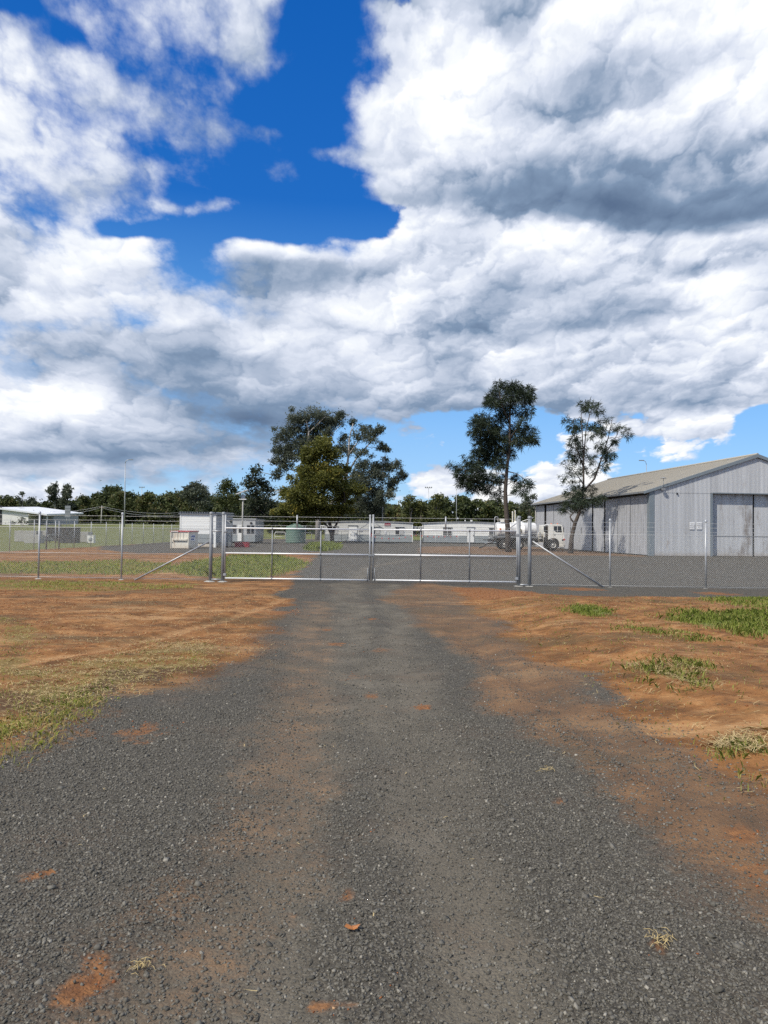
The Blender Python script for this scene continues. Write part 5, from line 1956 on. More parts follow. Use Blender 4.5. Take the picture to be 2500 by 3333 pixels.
def photo_tree(name, label, cat, d, base_px, trunks, clumps_z, zoom, mat, bark, size, density, twig_r, depth=0.75, group=None, links=True, seed=3, needle=False, base_r=0.3, droop=0.0, aspect=0.45):
    """a tree whose limbs and leaf clumps stand at distance d; zoom = (x0, y0, k)"""
    rnd = random.Random(seed)
    x0, y0, k = zoom
    foot = P(base_px[0], base_px[1], d)
    o = Vector((foot.x, d, float(gz(foot.x, d))))
    t = thing(name, label, cat, o, 0, group)
    mpp = d / F

    def W(zx, zy, dy=0.0):
        v = P(x0 + zx * k, y0 + zy * k, d) - o
        v.y += dy
        return v
    tm = MB()
    anchors = []
    for ti, (pts, ra, rb) in enumerate(trunks):
        dy = 0.0
        v3 = []
        dyt = rnd.uniform(-1.2, 1.2) if ti else 0.0
        for i, (zx, zy) in enumerate(pts):
            f = i / (len(pts) - 1)
            v3.append(W(zx, zy, dyt * f))
        if ti == 0:
            v3[0] = Vector((v3[0].x, 0, -0.2))
        rad = [ra + (rb - ra) * i / (len(pts) - 1) for i in range(len(pts))]
        if ti == 0:
            rad[0] = ra * 1.25
        tm.tube(v3, rad, 8)
        for a, b, r_ in zip(v3[:-1], v3[1:], rad):
            for f in (0.25, 0.6, 0.95):
                anchors.append((a.lerp(b, f), r_))
    cl = []
    for (zx, zy, rx, rz, *w) in clumps_z:
        w = w[0] if w else 1.0
        ax, az = rx * k * mpp, rz * k * mpp
        dy = rnd.uniform(-1, 1) * depth * 2.4
        c = W(zx, zy, dy)
        cl.append((c, (ax * 1.12, (ax + az) / 2 * depth + 0.25, az * 1.2), w * 0.8))
        if not needle:
            for q in range(3):
                e = c + Vector((rnd.uniform(-1, 1) * ax, rnd.uniform(-1, 1) * ax * depth, rnd.uniform(-0.7, 1.2) * (az + ax) * 0.5))
                rr_ = (ax + az) * rnd.uniform(0.22, 0.36)
                cl.append((e, (rr_, rr_, rr_ * 0.9), w * 0.7))
        if links:
            best = min(anchors, key=lambda q: (q[0] - c).length + max(0, q[0].z - c.z) * 1.5)
            p, r = wiggle(best[0], c + Vector((0, 0, -az * 0.2)), 5, 0.07, min(best[1] * 0.55, twig_r), twig_r * 0.25, rnd)
            tm.tube(p, r, 5)
            for q in range(3):
                e = c + Vector((rnd.uniform(-ax, ax), rnd.uniform(-ax, ax), rnd.uniform(-0.2 * az, az))) * 0.85
                p, r = wiggle(p[3] if len(p) > 3 else c, e, 3, 0.1, twig_r * 0.35, twig_r * 0.12, rnd)
                tm.tube(p, r, 4)
                p = [best[0]] * 3 + [c]
    tm.build('trunk', bark, t)
    if needle:
        crown_needles(t, cl, mat, size, density, seed)
    else:
        crown_mesh(t, cl, mat, size, density, seed=seed, droop=droop, aspect=aspect)
    return t


def crown_needles(parent, clumps, mat, length, density, seed):
    """she-oak foliage: sprays of thin drooping branchlets along short twigs"""
    g = np.random.default_rng(seed)
    V, Fc, T = [], [], []
    for c, (rx, ry, rz), w in clumps:
        n = max(4, int(density * w * (rx * rz)))
        for _ in range(n):
            u = g.normal(size=3)
            u /= np.linalg.norm(u)
            rad = g.uniform(0.15, 1.0) ** 0.6
            p = np.array([c.x + u[0] * rx * rad, c.y + u[1] * ry * rad, c.z + u[2] * rz * rad])
            dirn = np.array([u[0], u[1], u[2] * 0.6 + 0.25])
            m = g.integers(9, 15)
            dd = dirn[None, :] * 0.55 + g.normal(size=(m, 3)) * 0.55
            dd[:, 2] -= 0.22
            dd /= np.linalg.norm(dd, axis=1, keepdims=True)
            l = length * g.uniform(0.5, 1.2, m)
            side = np.cross(dd, g.normal(size=(m, 3)))
            side /= np.linalg.norm(side, axis=1, keepdims=True)
            wd = 0.016
            pb = p[None, :] + g.normal(0, 0.07, (m, 3))
            midp = pb + dd * (l * 0.55)[:, None]
            tip = pb + dd * l[:, None] + np.array([0, 0, -1.0])[None, :] * (l * 0.22)[:, None]
            quad = np.stack([pb - side * wd, pb + side * wd, midp + side * wd, tip, midp - side * wd], 1)
            V.append(quad)
            T.append(np.repeat(np.clip(g.normal(0.4, 0.22, m), 0, 1), 5))
    V = np.concatenate(V).reshape(-1, 3)
    Fc = np.arange(len(V)).reshape(-1, 5)
    return np_mesh('crown', V, Fc, mat, parent, {'tint': np.concatenate(T)})


Z6 = (820, 1280, 560 / 1659)
Z7 = (1420, 1220, 660 / 1659)

EUC_CL = [(620, 210, 150, 65), (450, 245, 100, 60), (790, 270, 100, 55), (370, 350, 90, 70), (530, 350, 110, 65), (680, 310, 120, 65), (300, 440, 75, 60),
          (430, 500, 95, 55, .8), (235, 550, 50, 55), (205, 650, 50, 36), (330, 600, 80, 50), (330, 710, 70, 50), (250, 790, 60, 42), (520, 450, 90, 50),
          (640, 440, 100, 60), (730, 400, 60, 40), (400, 620, 80, 60), (480, 580, 70, 50, .7),
          (970, 270, 46, 38, .7), (1080, 335, 70, 42, .7), (1190, 385, 70, 36, .7), (885, 430, 46, 46, .8), (1020, 430, 80, 42, .55), (1150, 470, 85, 36, .7), (1255, 530, 66, 30, .8),
          (930, 540, 75, 50, .7), (1060, 580, 80, 34, .8), (860, 540, 55, 45), (1300, 540, 40, 30), (1240, 370, 40, 35), (1120, 400, 60, 35, .7),
          (1080, 690, 85, 48, .8), (1210, 690, 85, 48), (1330, 710, 80, 48), (1440, 790, 50, 52), (1250, 810, 100, 62), (1350, 880, 60, 75), (1100, 830, 100, 62),
          (1330, 985, 52, 42), (1150, 940, 115, 70), (1100, 1060, 140, 62), (1230, 1050, 80, 50), (1010, 780, 80, 60), (980, 900, 80, 60), (1400, 700, 45, 40),
          (960, 1120, 110, 55), (1180, 1130, 110, 50)]
EUC_TR = [([(640, 1330), (640, 1150), (600, 900), (560, 640), (545, 500), (548, 360), (520, 250)], 0.42, 0.07),
          ([(640, 1200), (820, 1000), (910, 780), (930, 600), (940, 430), (975, 290)], 0.30, 0.06),
          ([(905, 800), (1000, 640), (1080, 540), (1180, 430), (1240, 390)], 0.16, 0.04),
          ([(930, 600), (1010, 480), (1080, 360)], 0.12, 0.03),
          ([(560, 640), (470, 540), (380, 400), (340, 330)], 0.15, 0.03),
          ([(545, 500), (440, 530), (320, 560), (220, 560)], 0.13, 0.03),
          ([(600, 900), (450, 760), (330, 720), (230, 700)], 0.14, 0.03),
          ([(548, 380), (640, 300), (720, 230)], 0.12, 0.03),
          ([(620, 640), (740, 480), (790, 370), (860, 300)], 0.14, 0.03),
          ([(910, 820), (1080, 760), (1220, 740), (1400, 740)], 0.15, 0.03),
          ([(900, 900), (1050, 960), (1200, 930), (1330, 900)], 0.14, 0.03),
          ([(620, 1000), (420, 930), (300, 930), (140, 950), (30, 930)], 0.16, 0.03),
          ([(300, 930), (180, 1000), (40, 1040)], 0.08, 0.015), ([(340, 930), (250, 1000), (200, 1050)], 0.07, 0.015), ([(260, 800), (120, 770), (40, 735)], 0.08, 0.015)]
photo_tree('eucalypt_tree', 'tall spreading eucalypt with grey-green crown and pale limbs behind the cabins', 'tree', 118.0, (1035, 1780), EUC_TR, EUC_CL, Z6,
           'leaf_eucalypt', 'bark_pale', 0.36, 640, 0.10, depth=1.0, seed=5, droop=0.5, aspect=0.34)

OLI_CL = [(700, 470, 60, 50), (680, 550, 110, 75), (600, 620, 90, 60), (770, 610, 95, 65), (540, 740, 120, 70), (690, 740, 160, 75), (850, 750, 80, 65),
          (460, 860, 100, 62), (660, 880, 180, 85), (860, 880, 120, 70), (990, 930, 85, 42), (410, 990, 110, 66), (620, 1020, 180, 80), (850, 1010, 110, 70),
          (320, 1090, 90, 50), (510, 1110, 140, 55), (730, 1120, 140, 55), (890, 1120, 80, 45), (280, 1165, 70, 34), (620, 1190, 120, 30), (790, 1200, 90, 28),
          (420, 1170, 100, 40), (1060, 930, 50, 28), (560, 640, 70, 60), (480, 950, 90, 60), (760, 820, 120, 70)]
OLI_TR = [([(775, 1440), (772, 1370), (760, 1290), (720, 1150), (690, 950), (680, 750), (690, 560)], 0.26, 0.05),
          ([(772, 1400), (800, 1290), (860, 1180), (900, 1050), (880, 900)], 0.17, 0.04),
          ([(770, 1380), (735, 1290), (640, 1180), (500, 1100), (380, 1030)], 0.15, 0.03),
          ([(740, 1270), (820, 1120), (960, 970), (1100, 930)], 0.12, 0.03),
          ([(720, 1150), (600, 1000), (520, 880), (500, 800)], 0.12, 0.03), ([(690, 950), (800, 800), (850, 720)], 0.1, 0.03)]
photo_tree('shade_tree', 'olive green rounded tree in front of the eucalypt, by the middle cabin', 'tree', 92.0, (1081, 1772), OLI_TR, OLI_CL, Z6,
           'leaf_olive', 'bark_dark', 0.26, 1150, 0.06, depth=1.0, seed=9, droop=0.1, aspect=0.62)

CA_CL = [(520, 110, 55, 36), (620, 120, 65, 45), (760, 110, 55, 40), (480, 180, 80, 50), (620, 190, 85, 55), (740, 185, 70, 45), (450, 245, 65, 36), (570, 260, 75, 45),
         (690, 280, 70, 50, .6), (760, 330, 42, 50, .5), (400, 350, 75, 45), (330, 420, 70, 52), (430, 430, 85, 55), (540, 400, 60, 60, .6), (320, 480, 62, 36),
         (470, 500, 100, 55), (400, 560, 85, 55), (520, 570, 85, 55), (640, 480, 55, 80, .8), (740, 470, 72, 52, .8), (760, 550, 55, 45, .8), (680, 560, 65, 55, .8),
         (370, 640, 65, 46), (460, 650, 85, 55), (400, 700, 62, 36), (500, 730, 65, 46), (600, 640, 50, 45), (250, 700, 52, 34, .7), (220, 790, 62, 50), (300, 780, 75, 52),
         (115, 750, 34, 24, .7), (250, 870, 72, 45), (330, 880, 85, 52), (420, 850, 75, 52, .8), (300, 950, 45, 26, .6), (450, 950, 75, 45, .6), (520, 850, 60, 50, .6),
         (690, 850, 62, 42, .6), (720, 915, 52, 42, .7), (660, 960, 62, 36, .6), (500, 1000, 60, 30, .5), (560, 320, 60, 40), (660, 400, 50, 40, .5)]
CA_TR = [([(591, 1450), (585, 1257), (568, 1050), (565, 950), (580, 750), (600, 600), (602, 400), (605, 250), (620, 110)], 0.24, 0.03),
         ([(570, 880), (480, 880), (380, 840), (280, 790), (160, 760)], 0.09, 0.02), ([(590, 660), (500, 560), (420, 440), (380, 350)], 0.09, 0.02),
         ([(600, 520), (680, 420), (740, 320), (780, 220)], 0.08, 0.02), ([(602, 400), (540, 280), (500, 150)], 0.07, 0.02),
         ([(580, 790), (640, 810), (700, 860)], 0.05, 0.02), ([(598, 560), (690, 500), (790, 470)], 0.06, 0.02)]
photo_tree('casuarina_tree', 'tall dark she-oak with open feathery crown in front of the water truck', 'tree', 62.0, (1655, 1797), CA_TR, CA_CL, Z7,
           'leaf_casuarina', 'bark_dark', 0.46, 165, 0.035, depth=0.55, seed=12, needle=True)

CB_CL = [(1290, 230, 34, 36), (1210, 240, 28, 36), (1180, 300, 34, 36), (1270, 310, 42, 52), (1220, 390, 50, 52), (1290, 400, 20, 26), (1100, 355, 22, 36), (1100, 435, 36, 36),
         (1090, 520, 38, 45), (1140, 570, 50, 36), (1220, 490, 50, 60), (1240, 590, 42, 52), (1130, 650, 42, 42), (1190, 680, 50, 34), (1250, 690, 34, 42),
         (1080, 730, 42, 34, .6), (1120, 800, 60, 34, .6), (1060, 830, 42, 26, .6), (1100, 880, 52, 26, .6), (1230, 780, 42, 42, .6), (1410, 365, 26, 30), (1400, 435, 40, 42),
         (1350, 480, 32, 34), (1500, 425, 40, 34), (1520, 500, 30, 42), (1450, 540, 40, 34), (1380, 570, 40, 42), (1350, 650, 40, 34), (1420, 660, 34, 34), (1340, 720, 34, 34),
         (1400, 750, 34, 34), (1340, 790, 26, 26), (1320, 930, 50, 34, .9), (1100, 970, 60, 42), (1180, 1000, 70, 36), (1250, 1040, 70, 42), (1100, 1060, 80, 42), (1060, 1090, 52, 36),
         (1200, 1085, 70, 42), (1160, 920, 36, 42)]
CB_TR = [([(1098, 1455), (1108, 1330), (1135, 1215), (1170, 1130), (1190, 1050), (1205, 900), (1205, 700), (1225, 450), (1275, 250)], 0.20, 0.02),
         ([(1200, 960), (1290, 850), (1340, 690), (1390, 520), (1415, 380)], 0.09, 0.02), ([(1340, 690), (1450, 560), (1515, 440)], 0.06, 0.015),
         ([(1133, 1220), (1105, 1180), (1098, 1160), (1150, 1105), (1175, 1080)], 0.07, 0.04), ([(1205, 900), (1140, 800), (1075, 745)], 0.05, 0.015),
         ([(1205, 760), (1130, 580), (1100, 380)], 0.06, 0.015), ([(1205, 700), (1200, 400), (1205, 250)], 0.05, 0.015)]
photo_tree('casuarina_tree', 'slim she-oak with a crooked leaning trunk in front of the shed wall', 'tree', 61.0, (1857, 1801), CB_TR, CB_CL, Z7,
           'leaf_casuarina', 'bark_dark', 0.40, 115, 0.03, depth=0.9, seed=21, needle=True)


# a dark leafy tree left of the olive one, twin trees and domed trees that stand out of the far wood
def small_tree(name, label, d, base_px, blobs, mat, size, density, bark='bark_grey', seed=1, group=None, r=0.2, cat='tree', droop=0.2):
    """blobs in photograph pixels (px, py, rx, ry)"""
    rnd = random.Random(seed)
    x = GX(base_px, d)
    z = float(gz(x, d))
    o = Vector((x, d, z))
    t = thing(name, label, cat, o, 0, group)
    cl = []
    tm = MB()
    top = max((P(b[0], b[1], d).z for b in blobs)) - z
    main = [Vector((0, 0, -0.2)), Vector((rnd.uniform(-.2, .2), 0, top * 0.35)), Vector((rnd.uniform(-.4, .4), 0, top * 0.75))]
    tm.tube(main, [r * 1.2, r * 0.8, r * 0.35], 8)
    for (px, py, rx, ry) in blobs:
        c = P(px, py, d) - o
        c.y += rnd.uniform(-1, 1) * rx * d / F
        cl.append((c, (rx * d / F, (rx + ry) / 2 * d / F, ry * d / F), 1.0))
        a = main[0].lerp(main[2], rnd.uniform(0.4, 0.9))
        p, q = wiggle(a, c, 4, 0.06, r * 0.35, r * 0.1, rnd)
        tm.tube(p, q, 5)
    tm.build('trunk', bark, t)
    crown_mesh(t, cl, mat, size, density, seed=seed, droop=droop)
    return t


small_tree('leafy_tree', 'dark bushy tree with bare branches left of the olive green tree', 110, 838,
           [(832, 1535, 22, 22), (815, 1570, 28, 26), (846, 1575, 30, 28), (870, 1595, 26, 20), (830, 1610, 34, 26), (860, 1635, 34, 24), (820, 1650, 30, 24), (850, 1670, 36, 22), (890, 1650, 26, 24), (790, 1690, 34, 20), (880, 1690, 40, 22)],
           'leaf_dark', 0.42, 330, seed=31)
small_tree('leafy_tree', 'mid green tree with a full crown behind the solar light', 135, 742,
           [(742, 1575, 22, 20), (726, 1592, 20, 22), (758, 1595, 20, 22), (720, 1625, 24, 24), (750, 1630, 28, 26), (775, 1620, 18, 22), (735, 1665, 34, 24)],
           'leaf_wood', 0.45, 300, seed=32)
small_tree('gum_tree', 'left of two tall slim gums rising from the far wood', 190, 178,
           [(175, 1582, 12, 12), (166, 1597, 11, 14), (182, 1602, 13, 16), (172, 1622, 12, 14), (186, 1630, 12, 14), (180, 1650, 16, 14)], 'leaf_eucalypt', 0.6, 300, 'bark_pale', seed=33, group='twin gums over the far wood')
small_tree('gum_tree', 'right of two tall slim gums rising from the far wood', 190, 217,
           [(214, 1586, 12, 12), (224, 1596, 12, 13), (209, 1604, 12, 14), (224, 1616, 13, 14), (212, 1632, 14, 16), (222, 1650, 14, 12)], 'leaf_eucalypt', 0.6, 300, 'bark_pale', seed=34, group='twin gums over the far wood')
small_tree('gum_tree', 'round-headed small gum on pale stems beyond the white house', 170, 104,
           [(103, 1626, 12, 9), (94, 1634, 9, 8), (112, 1636, 9, 8), (103, 1644, 12, 6)], 'leaf_eucalypt', 0.5, 260, 'bark_pale', seed=35)
small_tree('gum_tree', 'wispy upright gum at the far left above the white house roof', 185, 68,
           [(68, 1608, 9, 8), (76, 1604, 5, 5), (62, 1622, 9, 10), (70, 1636, 9, 12)], 'leaf_eucalypt', 0.5, 220, 'bark_pale', seed=36)
small_tree('leafy_tree', 'twin-domed dark tree, highest of the wood left of the street light', 200, 372,
           [(352, 1592, 18, 13), (384, 1595, 18, 13), (340, 1615, 22, 18), (366, 1612, 26, 18), (396, 1618, 20, 18), (350, 1645, 30, 20), (390, 1648, 30, 20)], 'leaf_wood', 0.62, 300, seed=37)
small_tree('leafy_tree', 'tall rounded gum over the wood behind the tall white cabin', 180, 640,
           [(632, 1578, 20, 11), (612, 1592, 16, 12), (655, 1590, 20, 13), (640, 1602, 26, 14), (670, 1608, 18, 14), (610, 1612, 24, 14), (640, 1632, 36, 20), (670, 1640, 28, 18)], 'leaf_eucalypt', 0.6, 300, seed=38)
for i_, (px_, top_, w_, lab_) in enumerate(((1335, 1622, 30, 'first pale green tree right of the eucalypt, behind the cabins'),
                                            (1372, 1640, 24, 'low pale green tree under the sports floodlight mast'),
                                            (1425, 1618, 30, 'tall pale green tree right of the sports floodlight mast'))):
    small_tree('leafy_tree', lab_, 150, px_, [(px_, top_, w_ * .6, 12), (px_ - w_ * .5, top_ + 16, w_ * .6, 14), (px_ + w_ * .5, top_ + 18, w_ * .6, 14), (px_, top_ + 36, w_, 18), (px_ - 8, top_ + 60, w_, 18)],
               'leaf_wood_pale', 0.5, 300, seed=40 + i_, group='pale trees behind the cabins')
small_tree('leafy_tree', 'thin-topped gum just left of the shed roof', 140, 1722,
           [(1712, 1620, 14, 12), (1735, 1618, 13, 12), (1722, 1640, 22, 14), (1700, 1650, 20, 16), (1740, 1655, 16, 14)], 'leaf_eucalypt', 0.45, 300, seed=45)
small_tree('garden_shrub', 'thin grey-green shrub in front of the white house', 120, 72,
           [(72, 1690, 12, 8), (60, 1698, 12, 8), (88, 1700, 12, 7), (44, 1702, 12, 6), (108, 1703, 10, 5)], 'leaf_eucalypt', 0.3, 300, 'bark_grey', seed=46, r=0.06, cat='shrub')


def far_wood():
    g = random.Random(4)
    cl_d, cl_p = [], []

    def tops(px):
        prof = [(-300, 1640), (0, 1622), (60, 1630), (130, 1640), (200, 1632), (260, 1620), (300, 1612), (350, 1606), (400, 1605), (430, 1620), (470, 1606), (520, 1612), (560, 1605),
                (600, 1602), (660, 1600), (700, 1620), (760, 1615), (820, 1620), (900, 1640), (1000, 1640), (1100, 1640), (1200, 1640), (1290, 1640), (1330, 1640), (1400, 1640), (1450, 1628),
                (1500, 1612), (1560, 1625), (1620, 1634), (1680, 1638), (1740, 1645), (1800, 1650), (2000, 1660), (2900, 1660)]
        for (a, ya), (b, yb) in zip(prof[:-1], prof[1:]):
            if a <= px <= b:
                return ya + (yb - ya) * (px - a) / (b - a)
        return 1650
    px = -300
    while px < 1850:
        d = 205 + g.uniform(-14, 20) if px < 900 else 165 + g.uniform(-8, 16)
        w = g.uniform(18, 34)
        tp = tops(px) + g.uniform(-10, 6)
        x = GX(px, d)
        zg = float(gz(x, d))
        zt = P(px, tp, d).z
        rr = w * d / F
        h = zt - zg
        for q in range(9):
            cx = x + g.uniform(-1, 1) * rr * 0.7
            cz = zg + h * (0.95 - 0.115 * q) - rr * 0.35
            r1 = rr * g.uniform(0.45, 0.75)
            cl_d.append((Vector((cx, d + g.uniform(-1, 1) * rr, max(cz, zg + 0.6))), (r1, r1, r1 * 0.75), 1.0))
        px += w * 0.42
    V, Fc, T = leaves(cl_d, 0.7, 150, seed=8, droop=0.1, aspect=0.6)
    # whole trees differ a little in hue
    hue = fbm(V[:, 0] * 0.12, V[:, 1] * 0.12, 2, 77)
    T = np.clip(T + (hue - 0.5) * 0.9, 0, 1)
    o = np_mesh('far_wood', V, Fc, 'leaf_wood', None, {'tint': T})
    tag(o, 'dense dark green wood along the horizon behind the yard', 'wood', kind='stuff')


far_wood()


# ----------------------------------------------------------------- grass, straw, stones
def scatter(poly, n, seed, pad=0.25, jitter=True):
    g = np.random.default_rng(seed)
    a = np.array(poly)
    lo, hi = a.min(0) - pad, a.max(0) + pad
    pts = g.uniform(lo, hi, (n * 3, 2))
    d = sdf_poly(pts[:, 0], pts[:, 1], poly) + (fbm(pts[:, 0] * 2.2, pts[:, 1] * 2.2, 4, seed) - 0.5) * 0.7
    keep = d + g.normal(0, 0.16, len(pts)) > 0
    pts = pts[keep]
    # tufts: keep where a fine noise is high
    tn = fbm(pts[:, 0] * 3.5, pts[:, 1] * 3.5, 3, seed + 5)
    pts = pts[tn > g.uniform(0.25, 0.6, len(pts))]
    return pts[:n]


def grass_blades(name, label, beds, mat='grass_blade'):
    """beds: (poly, count, height, width, tint mean, tint spread, seed)"""
    V, T = [], []
    for (poly, n, h, w, tm, ts, seed) in beds:
        g = np.random.default_rng(seed)
        p = scatter(poly, n, seed)
        m = len(p)
        if not m:
            continue
        z = gz(p[:, 0], p[:, 1])
        b = np.stack([p[:, 0], p[:, 1], z - 0.005], 1)
        hh = h * g.uniform(0.4, 1.25, m) * (0.6 + 0.8 * fbm(p[:, 0] * 2, p[:, 1] * 2, 2, seed + 9))
        az = g.uniform(0, 2 * math.pi, m)
        ln = g.uniform(0.15, 0.95, m)
        dv = np.stack([np.cos(az), np.sin(az), np.zeros(m)], 1)
        sd = np.stack([-np.sin(az + g.normal(0, 1, m)), np.cos(az), np.zeros(m)], 1)
        up = np.array([0, 0, 1.0])
        mid = b + up * (hh * 0.6)[:, None] + dv * (hh * ln * 0.3)[:, None]
        tip = b + up * (hh * (1 - 0.35 * ln))[:, None] + dv * (hh * ln)[:, None]
        ww = (w * g.uniform(0.6, 1.3, m))[:, None]
        V.append(np.stack([b - sd * ww * 0.5, b + sd * ww * 0.5, mid + sd * ww * 0.42, tip, mid - sd * ww * 0.42], 1))
        T.append(np.repeat(np.clip(g.normal(tm, ts, m), 0, 1), 5))
    V = np.concatenate(V).reshape(-1, 3)
    Fc = np.arange(len(V)).reshape(-1, 5)
    o = np_mesh(name, V, Fc, mat, None, {'tint': np.concatenate(T)})
    return tag(o, label, 'grass', kind='stuff')


whole_left = gpoly([(0, 2400), (0, 1960), (600, 1930), (900, 1930), (850, 2120), (400, 2260)])
whole_right = gpoly([(1560, 1960), (2500, 1960), (2500, 2620), (2100, 2360), (1800, 2150)])

grass_blades('verge_grass', 'dry and green grass along the left edge of the gravel drive', [
    (G_LEFT_FRINGE, 3600, 0.065, 0.005, 0.84, 0.16, 51), (G_LEFT_DRY, 3800, 0.035, 0.005, 0.86, 0.16, 52), (G_LEFT_DRY2, 2200, 0.04, 0.007, 0.92, 0.12, 53)])
grass_blades('fence_grass', 'short dull grass strip along the foot of the left fence', [(G_FENCE_STRIP, 4500, 0.06, 0.012, 0.78, 0.2, 54)])
grass_blades('bank_grass', 'bright green grass patches on the orange soil right of the drive', [
    (G_R_MAIN, 9000, 0.11, 0.009, 0.58, 0.22, 55), (G_R_TUFT, 1700, 0.08, 0.010, 0.55, 0.2, 56), (G_R_THIN, 2600, 0.06, 0.008, 0.6, 0.25, 57),
    (G_R_LOW, 1700, 0.08, 0.006, 0.68, 0.22, 58), (G_R_FAR, 4000, 0.08, 0.013, 0.5, 0.22, 59), (G_R_CORNER, 2600, 0.07, 0.005, 0.6, 0.25, 60), (whole_right, 3200, 0.045, 0.006, 0.75, 0.2, 64)])
grass_blades('yard_grass', 'green grass patch inside the yard behind the left gate leaf', [
    (G_YARD, 13000, 0.24, 0.020, 0.62, 0.2, 61), (G_YARD2, 12000, 0.13, 0.018, 0.66, 0.22, 62)])
treeb = gpoly([(1000, 1792), (1010, 1776), (1060, 1771), (1100, 1776), (1105, 1788), (1050, 1795)])
grass_blades('tree_foot_grass', 'rough green weeds around the foot of the olive green tree', [(treeb, 5000, 0.45, 0.04, 0.45, 0.2, 63)])


def flat_stems(name, label, beds, mat='straw_dry', cat='straw'):
    V = []
    for (poly, n, ln, seed) in beds:
        g = np.random.default_rng(seed)
        p = scatter(poly, n, seed, 0.1)
        m = len(p)
        z = gz(p[:, 0], p[:, 1]) + g.uniform(0.006, 0.035, m)
        az = g.uniform(0, 2 * math.pi, m)
        l = ln * g.uniform(0.4, 1.3, m)
        d = np.stack([np.cos(az), np.sin(az), g.normal(0, 0.12, m)], 1) * l[:, None] / 2
        s = np.stack([-np.sin(az), np.cos(az), np.zeros(m)], 1) * 0.0022
        c = np.stack([p[:, 0], p[:, 1], z], 1)
        bend = np.stack([g.normal(0, 0.1, m), g.normal(0, 0.1, m), np.abs(g.normal(0, .05, m))], 1) * l[:, None]
        V.append(np.stack([c - d - s, c - d + s, c + bend + s, c + d, c + bend - s], 1))
    V = np.concatenate(V).reshape(-1, 3)
    o = np_mesh(name, V, np.arange(len(V)).reshape(-1, 5), mat)
    return tag(o, label, cat, kind='stuff')


flat_stems('straw', 'loose dry straw lying over the bare soil', [(STRAW, 380, 0.18, 71), (whole_left, 3600, 0.10, 72), (whole_right, 2200, 0.12, 73), (G_R_LOW, 500, 0.15, 74),
                                                               (G_LEFT_DRY, 4000, 0.08, 75)])
near_drive = [(-2.4, 2.2), (2.6, 2.2), (4.2, 6), (4, 10), (-4, 10), (-4.5, 5.5)]
flat_stems('straw_bits', 'single short straw stems scattered on the gravel drive', [(near_drive, 110, 0.045, 76)])


def straw_clump(px, py, label, n=40):
    x, y = gp(px, py)
    g = np.random.default_rng(int(px))
    m = MB()
    for i in range(n):
        a = g.uniform(0, 6.28)
        l = g.uniform(0.02, 0.055)
        cx, cy = g.normal(0, 0.028, 2)
        z = 0.008 + g.uniform(0, 0.02)
        m.tube([(cx - math.cos(a) * l / 2, cy - math.sin(a) * l / 2, z), (cx, cy, z + 0.008), (cx + math.cos(a) * l / 2, cy + math.sin(a) * l / 2, z - 0.002)], 0.0011, 4)
    o = m.build('straw_clump', 'straw_dry')
    o.location = (x, y, float(gz(x, y)))
    tag(o, label, 'straw', 'straw clumps on the drive')


straw_clump(2150, 3072, 'small clump of golden straw on the gravel near the right edge')
straw_clump(465, 3150, 'small clump of straw on the gravel beside the red dirt patch', 26)
straw_clump(1785, 2512, 'little brown clump of straw on the gravel, right of the middle', 22)


def dry_leaf():
    x, y = gp(1147, 3030)
    m = MB()
    outline = [(-0.034, -0.004), (-0.026, 0.012), (-0.012, 0.010), (-0.004, 0.022), (0.010, 0.016), (0.026, 0.020), (0.034, 0.004), (0.022, -0.004), (0.024, -0.020), (0.006, -0.014), (-0.010, -0.018), (-0.018, -0.008)]
    n = len(outline)
    top = [(a, b, 0.010 + 0.012 * abs(a) / 0.034 + 0.004 * math.sin(b * 200)) for a, b in outline]
    bot = [(a, b, z - 0.0012) for a, b, z in top]
    m.add(top + bot + [(0, 0, 0.012), (0, 0, 0.0108)], [(i, (i + 1) % n, 2 * n) for i in range(n)] + [(n + (i + 1) % n, n + i, 2 * n + 1) for i in range(n)] +
          [((i + 1) % n, i, n + i, n + (i + 1) % n) for i in range(n)])
    o = m.build('dry_leaf', 'leaf_brown')
    o.location = (x, y, float(gz(x, y)) + 0.004)
    tag(o, 'curled orange-brown dry leaf lying on the gravel in the middle of the drive', 'leaf')


dry_leaf()


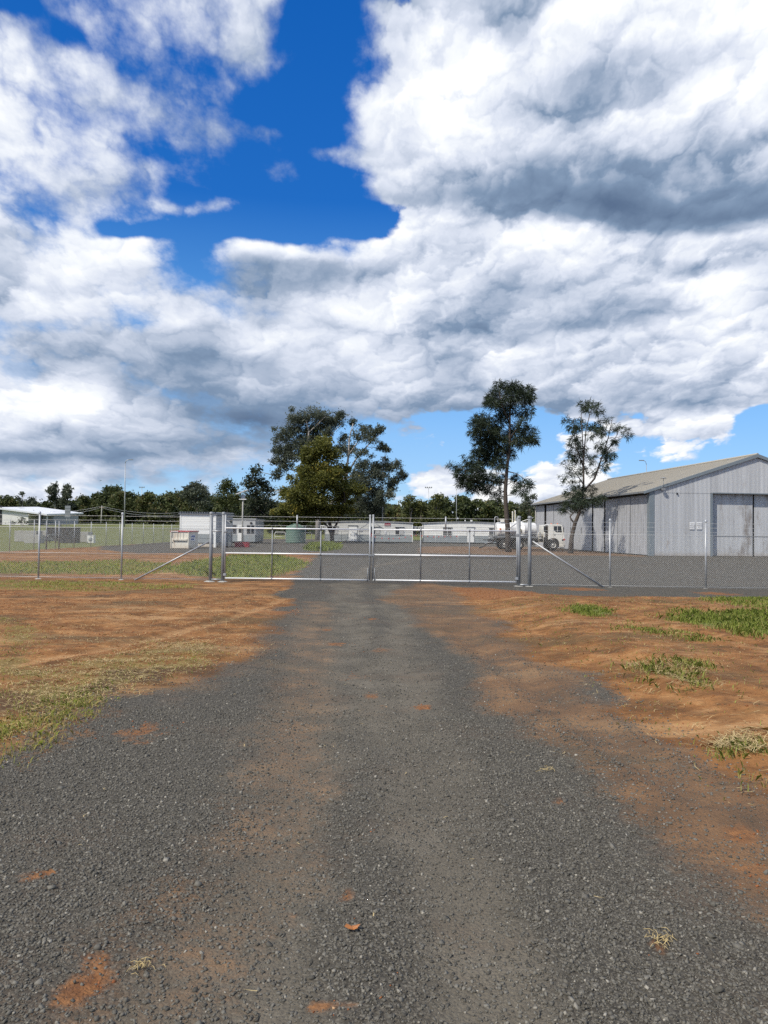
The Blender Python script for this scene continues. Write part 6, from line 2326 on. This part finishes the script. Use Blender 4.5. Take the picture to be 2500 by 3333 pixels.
def stones(name, label, pts, size, mat, tint, seed, kind_cat):
    g = np.random.default_rng(seed)
    n = len(pts)
    cube = np.array([[x, y, z] for x in (-1, 1) for y in (-1, 1) for z in (-1, 1)], float)
    quads = np.array([[0, 1, 3, 2], [4, 6, 7, 5], [0, 4, 5, 1], [2, 3, 7, 6], [0, 2, 6, 4], [1, 5, 7, 3]])
    v = cube[None] * 0.5 * (1 + g.normal(0, 0.28, (n, 8, 3)))
    sc = size[:, None] * np.stack([g.uniform(0.8, 1.35, n), g.uniform(0.6, 1.1, n), g.uniform(0.4, 0.8, n)], 1)
    v = v * sc[:, None, :]
    q = g.normal(size=(n, 4)) * np.array([1.0, 0.28, 0.28, 1.0])
    q /= np.linalg.norm(q, axis=1, keepdims=True)
    w, x, y, z = q.T
    Rm = np.stack([np.stack([1 - 2 * (y * y + z * z), 2 * (x * y - z * w), 2 * (x * z + y * w)], 1),
                   np.stack([2 * (x * y + z * w), 1 - 2 * (x * x + z * z), 2 * (y * z - x * w)], 1),
                   np.stack([2 * (x * z - y * w), 2 * (y * z + x * w), 1 - 2 * (x * x + y * y)], 1)], 1)
    v = np.einsum('nij,nkj->nki', Rm, v)
    zb = gz(pts[:, 0], pts[:, 1]) + size * g.uniform(-0.05, 0.2, n)
    v += np.stack([pts[:, 0], pts[:, 1], zb], 1)[:, None, :]
    f = (quads[None] + (np.arange(n) * 8)[:, None, None]).reshape(-1, 4)
    o = np_mesh(name, v.reshape(-1, 3), f, mat, None, {'tint': np.repeat(tint, 8)})
    return tag(o, label, kind_cat, kind='stuff')


def gravel():
    g = np.random.default_rng(99)
    P_, S_ = [], []
    for (y0, y1, n, s0, s1) in ((2.0, 4.2, 56000, 0.0038, 0.0145), (4.2, 7.0, 40000, 0.0052, 0.0155), (7.0, 12.0, 15000, 0.008, 0.018), (12, 22, 4500, 0.012, 0.022)):
        y = g.uniform(y0, y1, n * 2)
        x = g.uniform(-1, 1, n * 2) * (y * 0.56 + 0.5)
        gm, ov, tr, red, dk, gr, dr, pl = masks(x, y)
        dens = gm * (1 - 0.75 * ov) * (1 - 0.62 * tr) * (1 - 0.9 * red) * (0.35 + 1.0 * fbm(x * 1.3, y * 1.3, 3, 91))
        keep = g.uniform(0, 0.85, n * 2) < dens
        x, y = x[keep][:n], y[keep][:n]
        P_.append(np.stack([x, y], 1))
        u = g.uniform(0, 1, len(x))
        S_.append(s0 + (s1 - s0) * u ** 2.6)
    pts, size = np.concatenate(P_), np.concatenate(S_)
    # a few larger stones
    k = g.integers(0, len(pts), 260)
    size[k] = g.uniform(0.017, 0.028, 260)
    tint = np.clip(g.normal(0.42, 0.2, len(pts)) + (g.uniform(0, 1, len(pts)) > 0.985) * 0.45, 0, 1)
    stones('gravel', 'loose blue-grey crushed stone covering the drive', pts, size, 'stone', tint, 101, 'gravel')
    # soil crumbs on bare ground, with pale bits
    y = 2.5 + 19 * g.uniform(0, 1, 60000) ** 1.4
    x = g.uniform(-1, 1, 60000) * (y * 0.56 + 0.5)
    gm, ov, tr, red, dk, gr, dr, pl = masks(x, y)
    dens = np.maximum(np.maximum((1 - gm) * 0.35, ov * 0.30 * smooth(2.9, 3.6, x) ), red * 0.35) * (0.2 + fbm(x * 1.6, y * 1.6, 3, 93)) * (1 - 0.7 * gr)
    keep = g.uniform(0, 1, 60000) < dens
    pts = np.stack([x[keep], y[keep]], 1)
    size = 0.0025 + 0.009 * g.uniform(0, 1, len(pts)) ** 4 + 0.0007 * pts[:, 1]
    tint = np.clip(g.normal(0.40, 0.2, len(pts)) + (g.uniform(0, 1, len(pts)) > 0.96) * 0.5, 0, 1)
    stones('soil_crumbs', 'orange soil crumbs strewn over the bare ground', pts, size, 'clod', tint, 103, 'soil')


gravel()
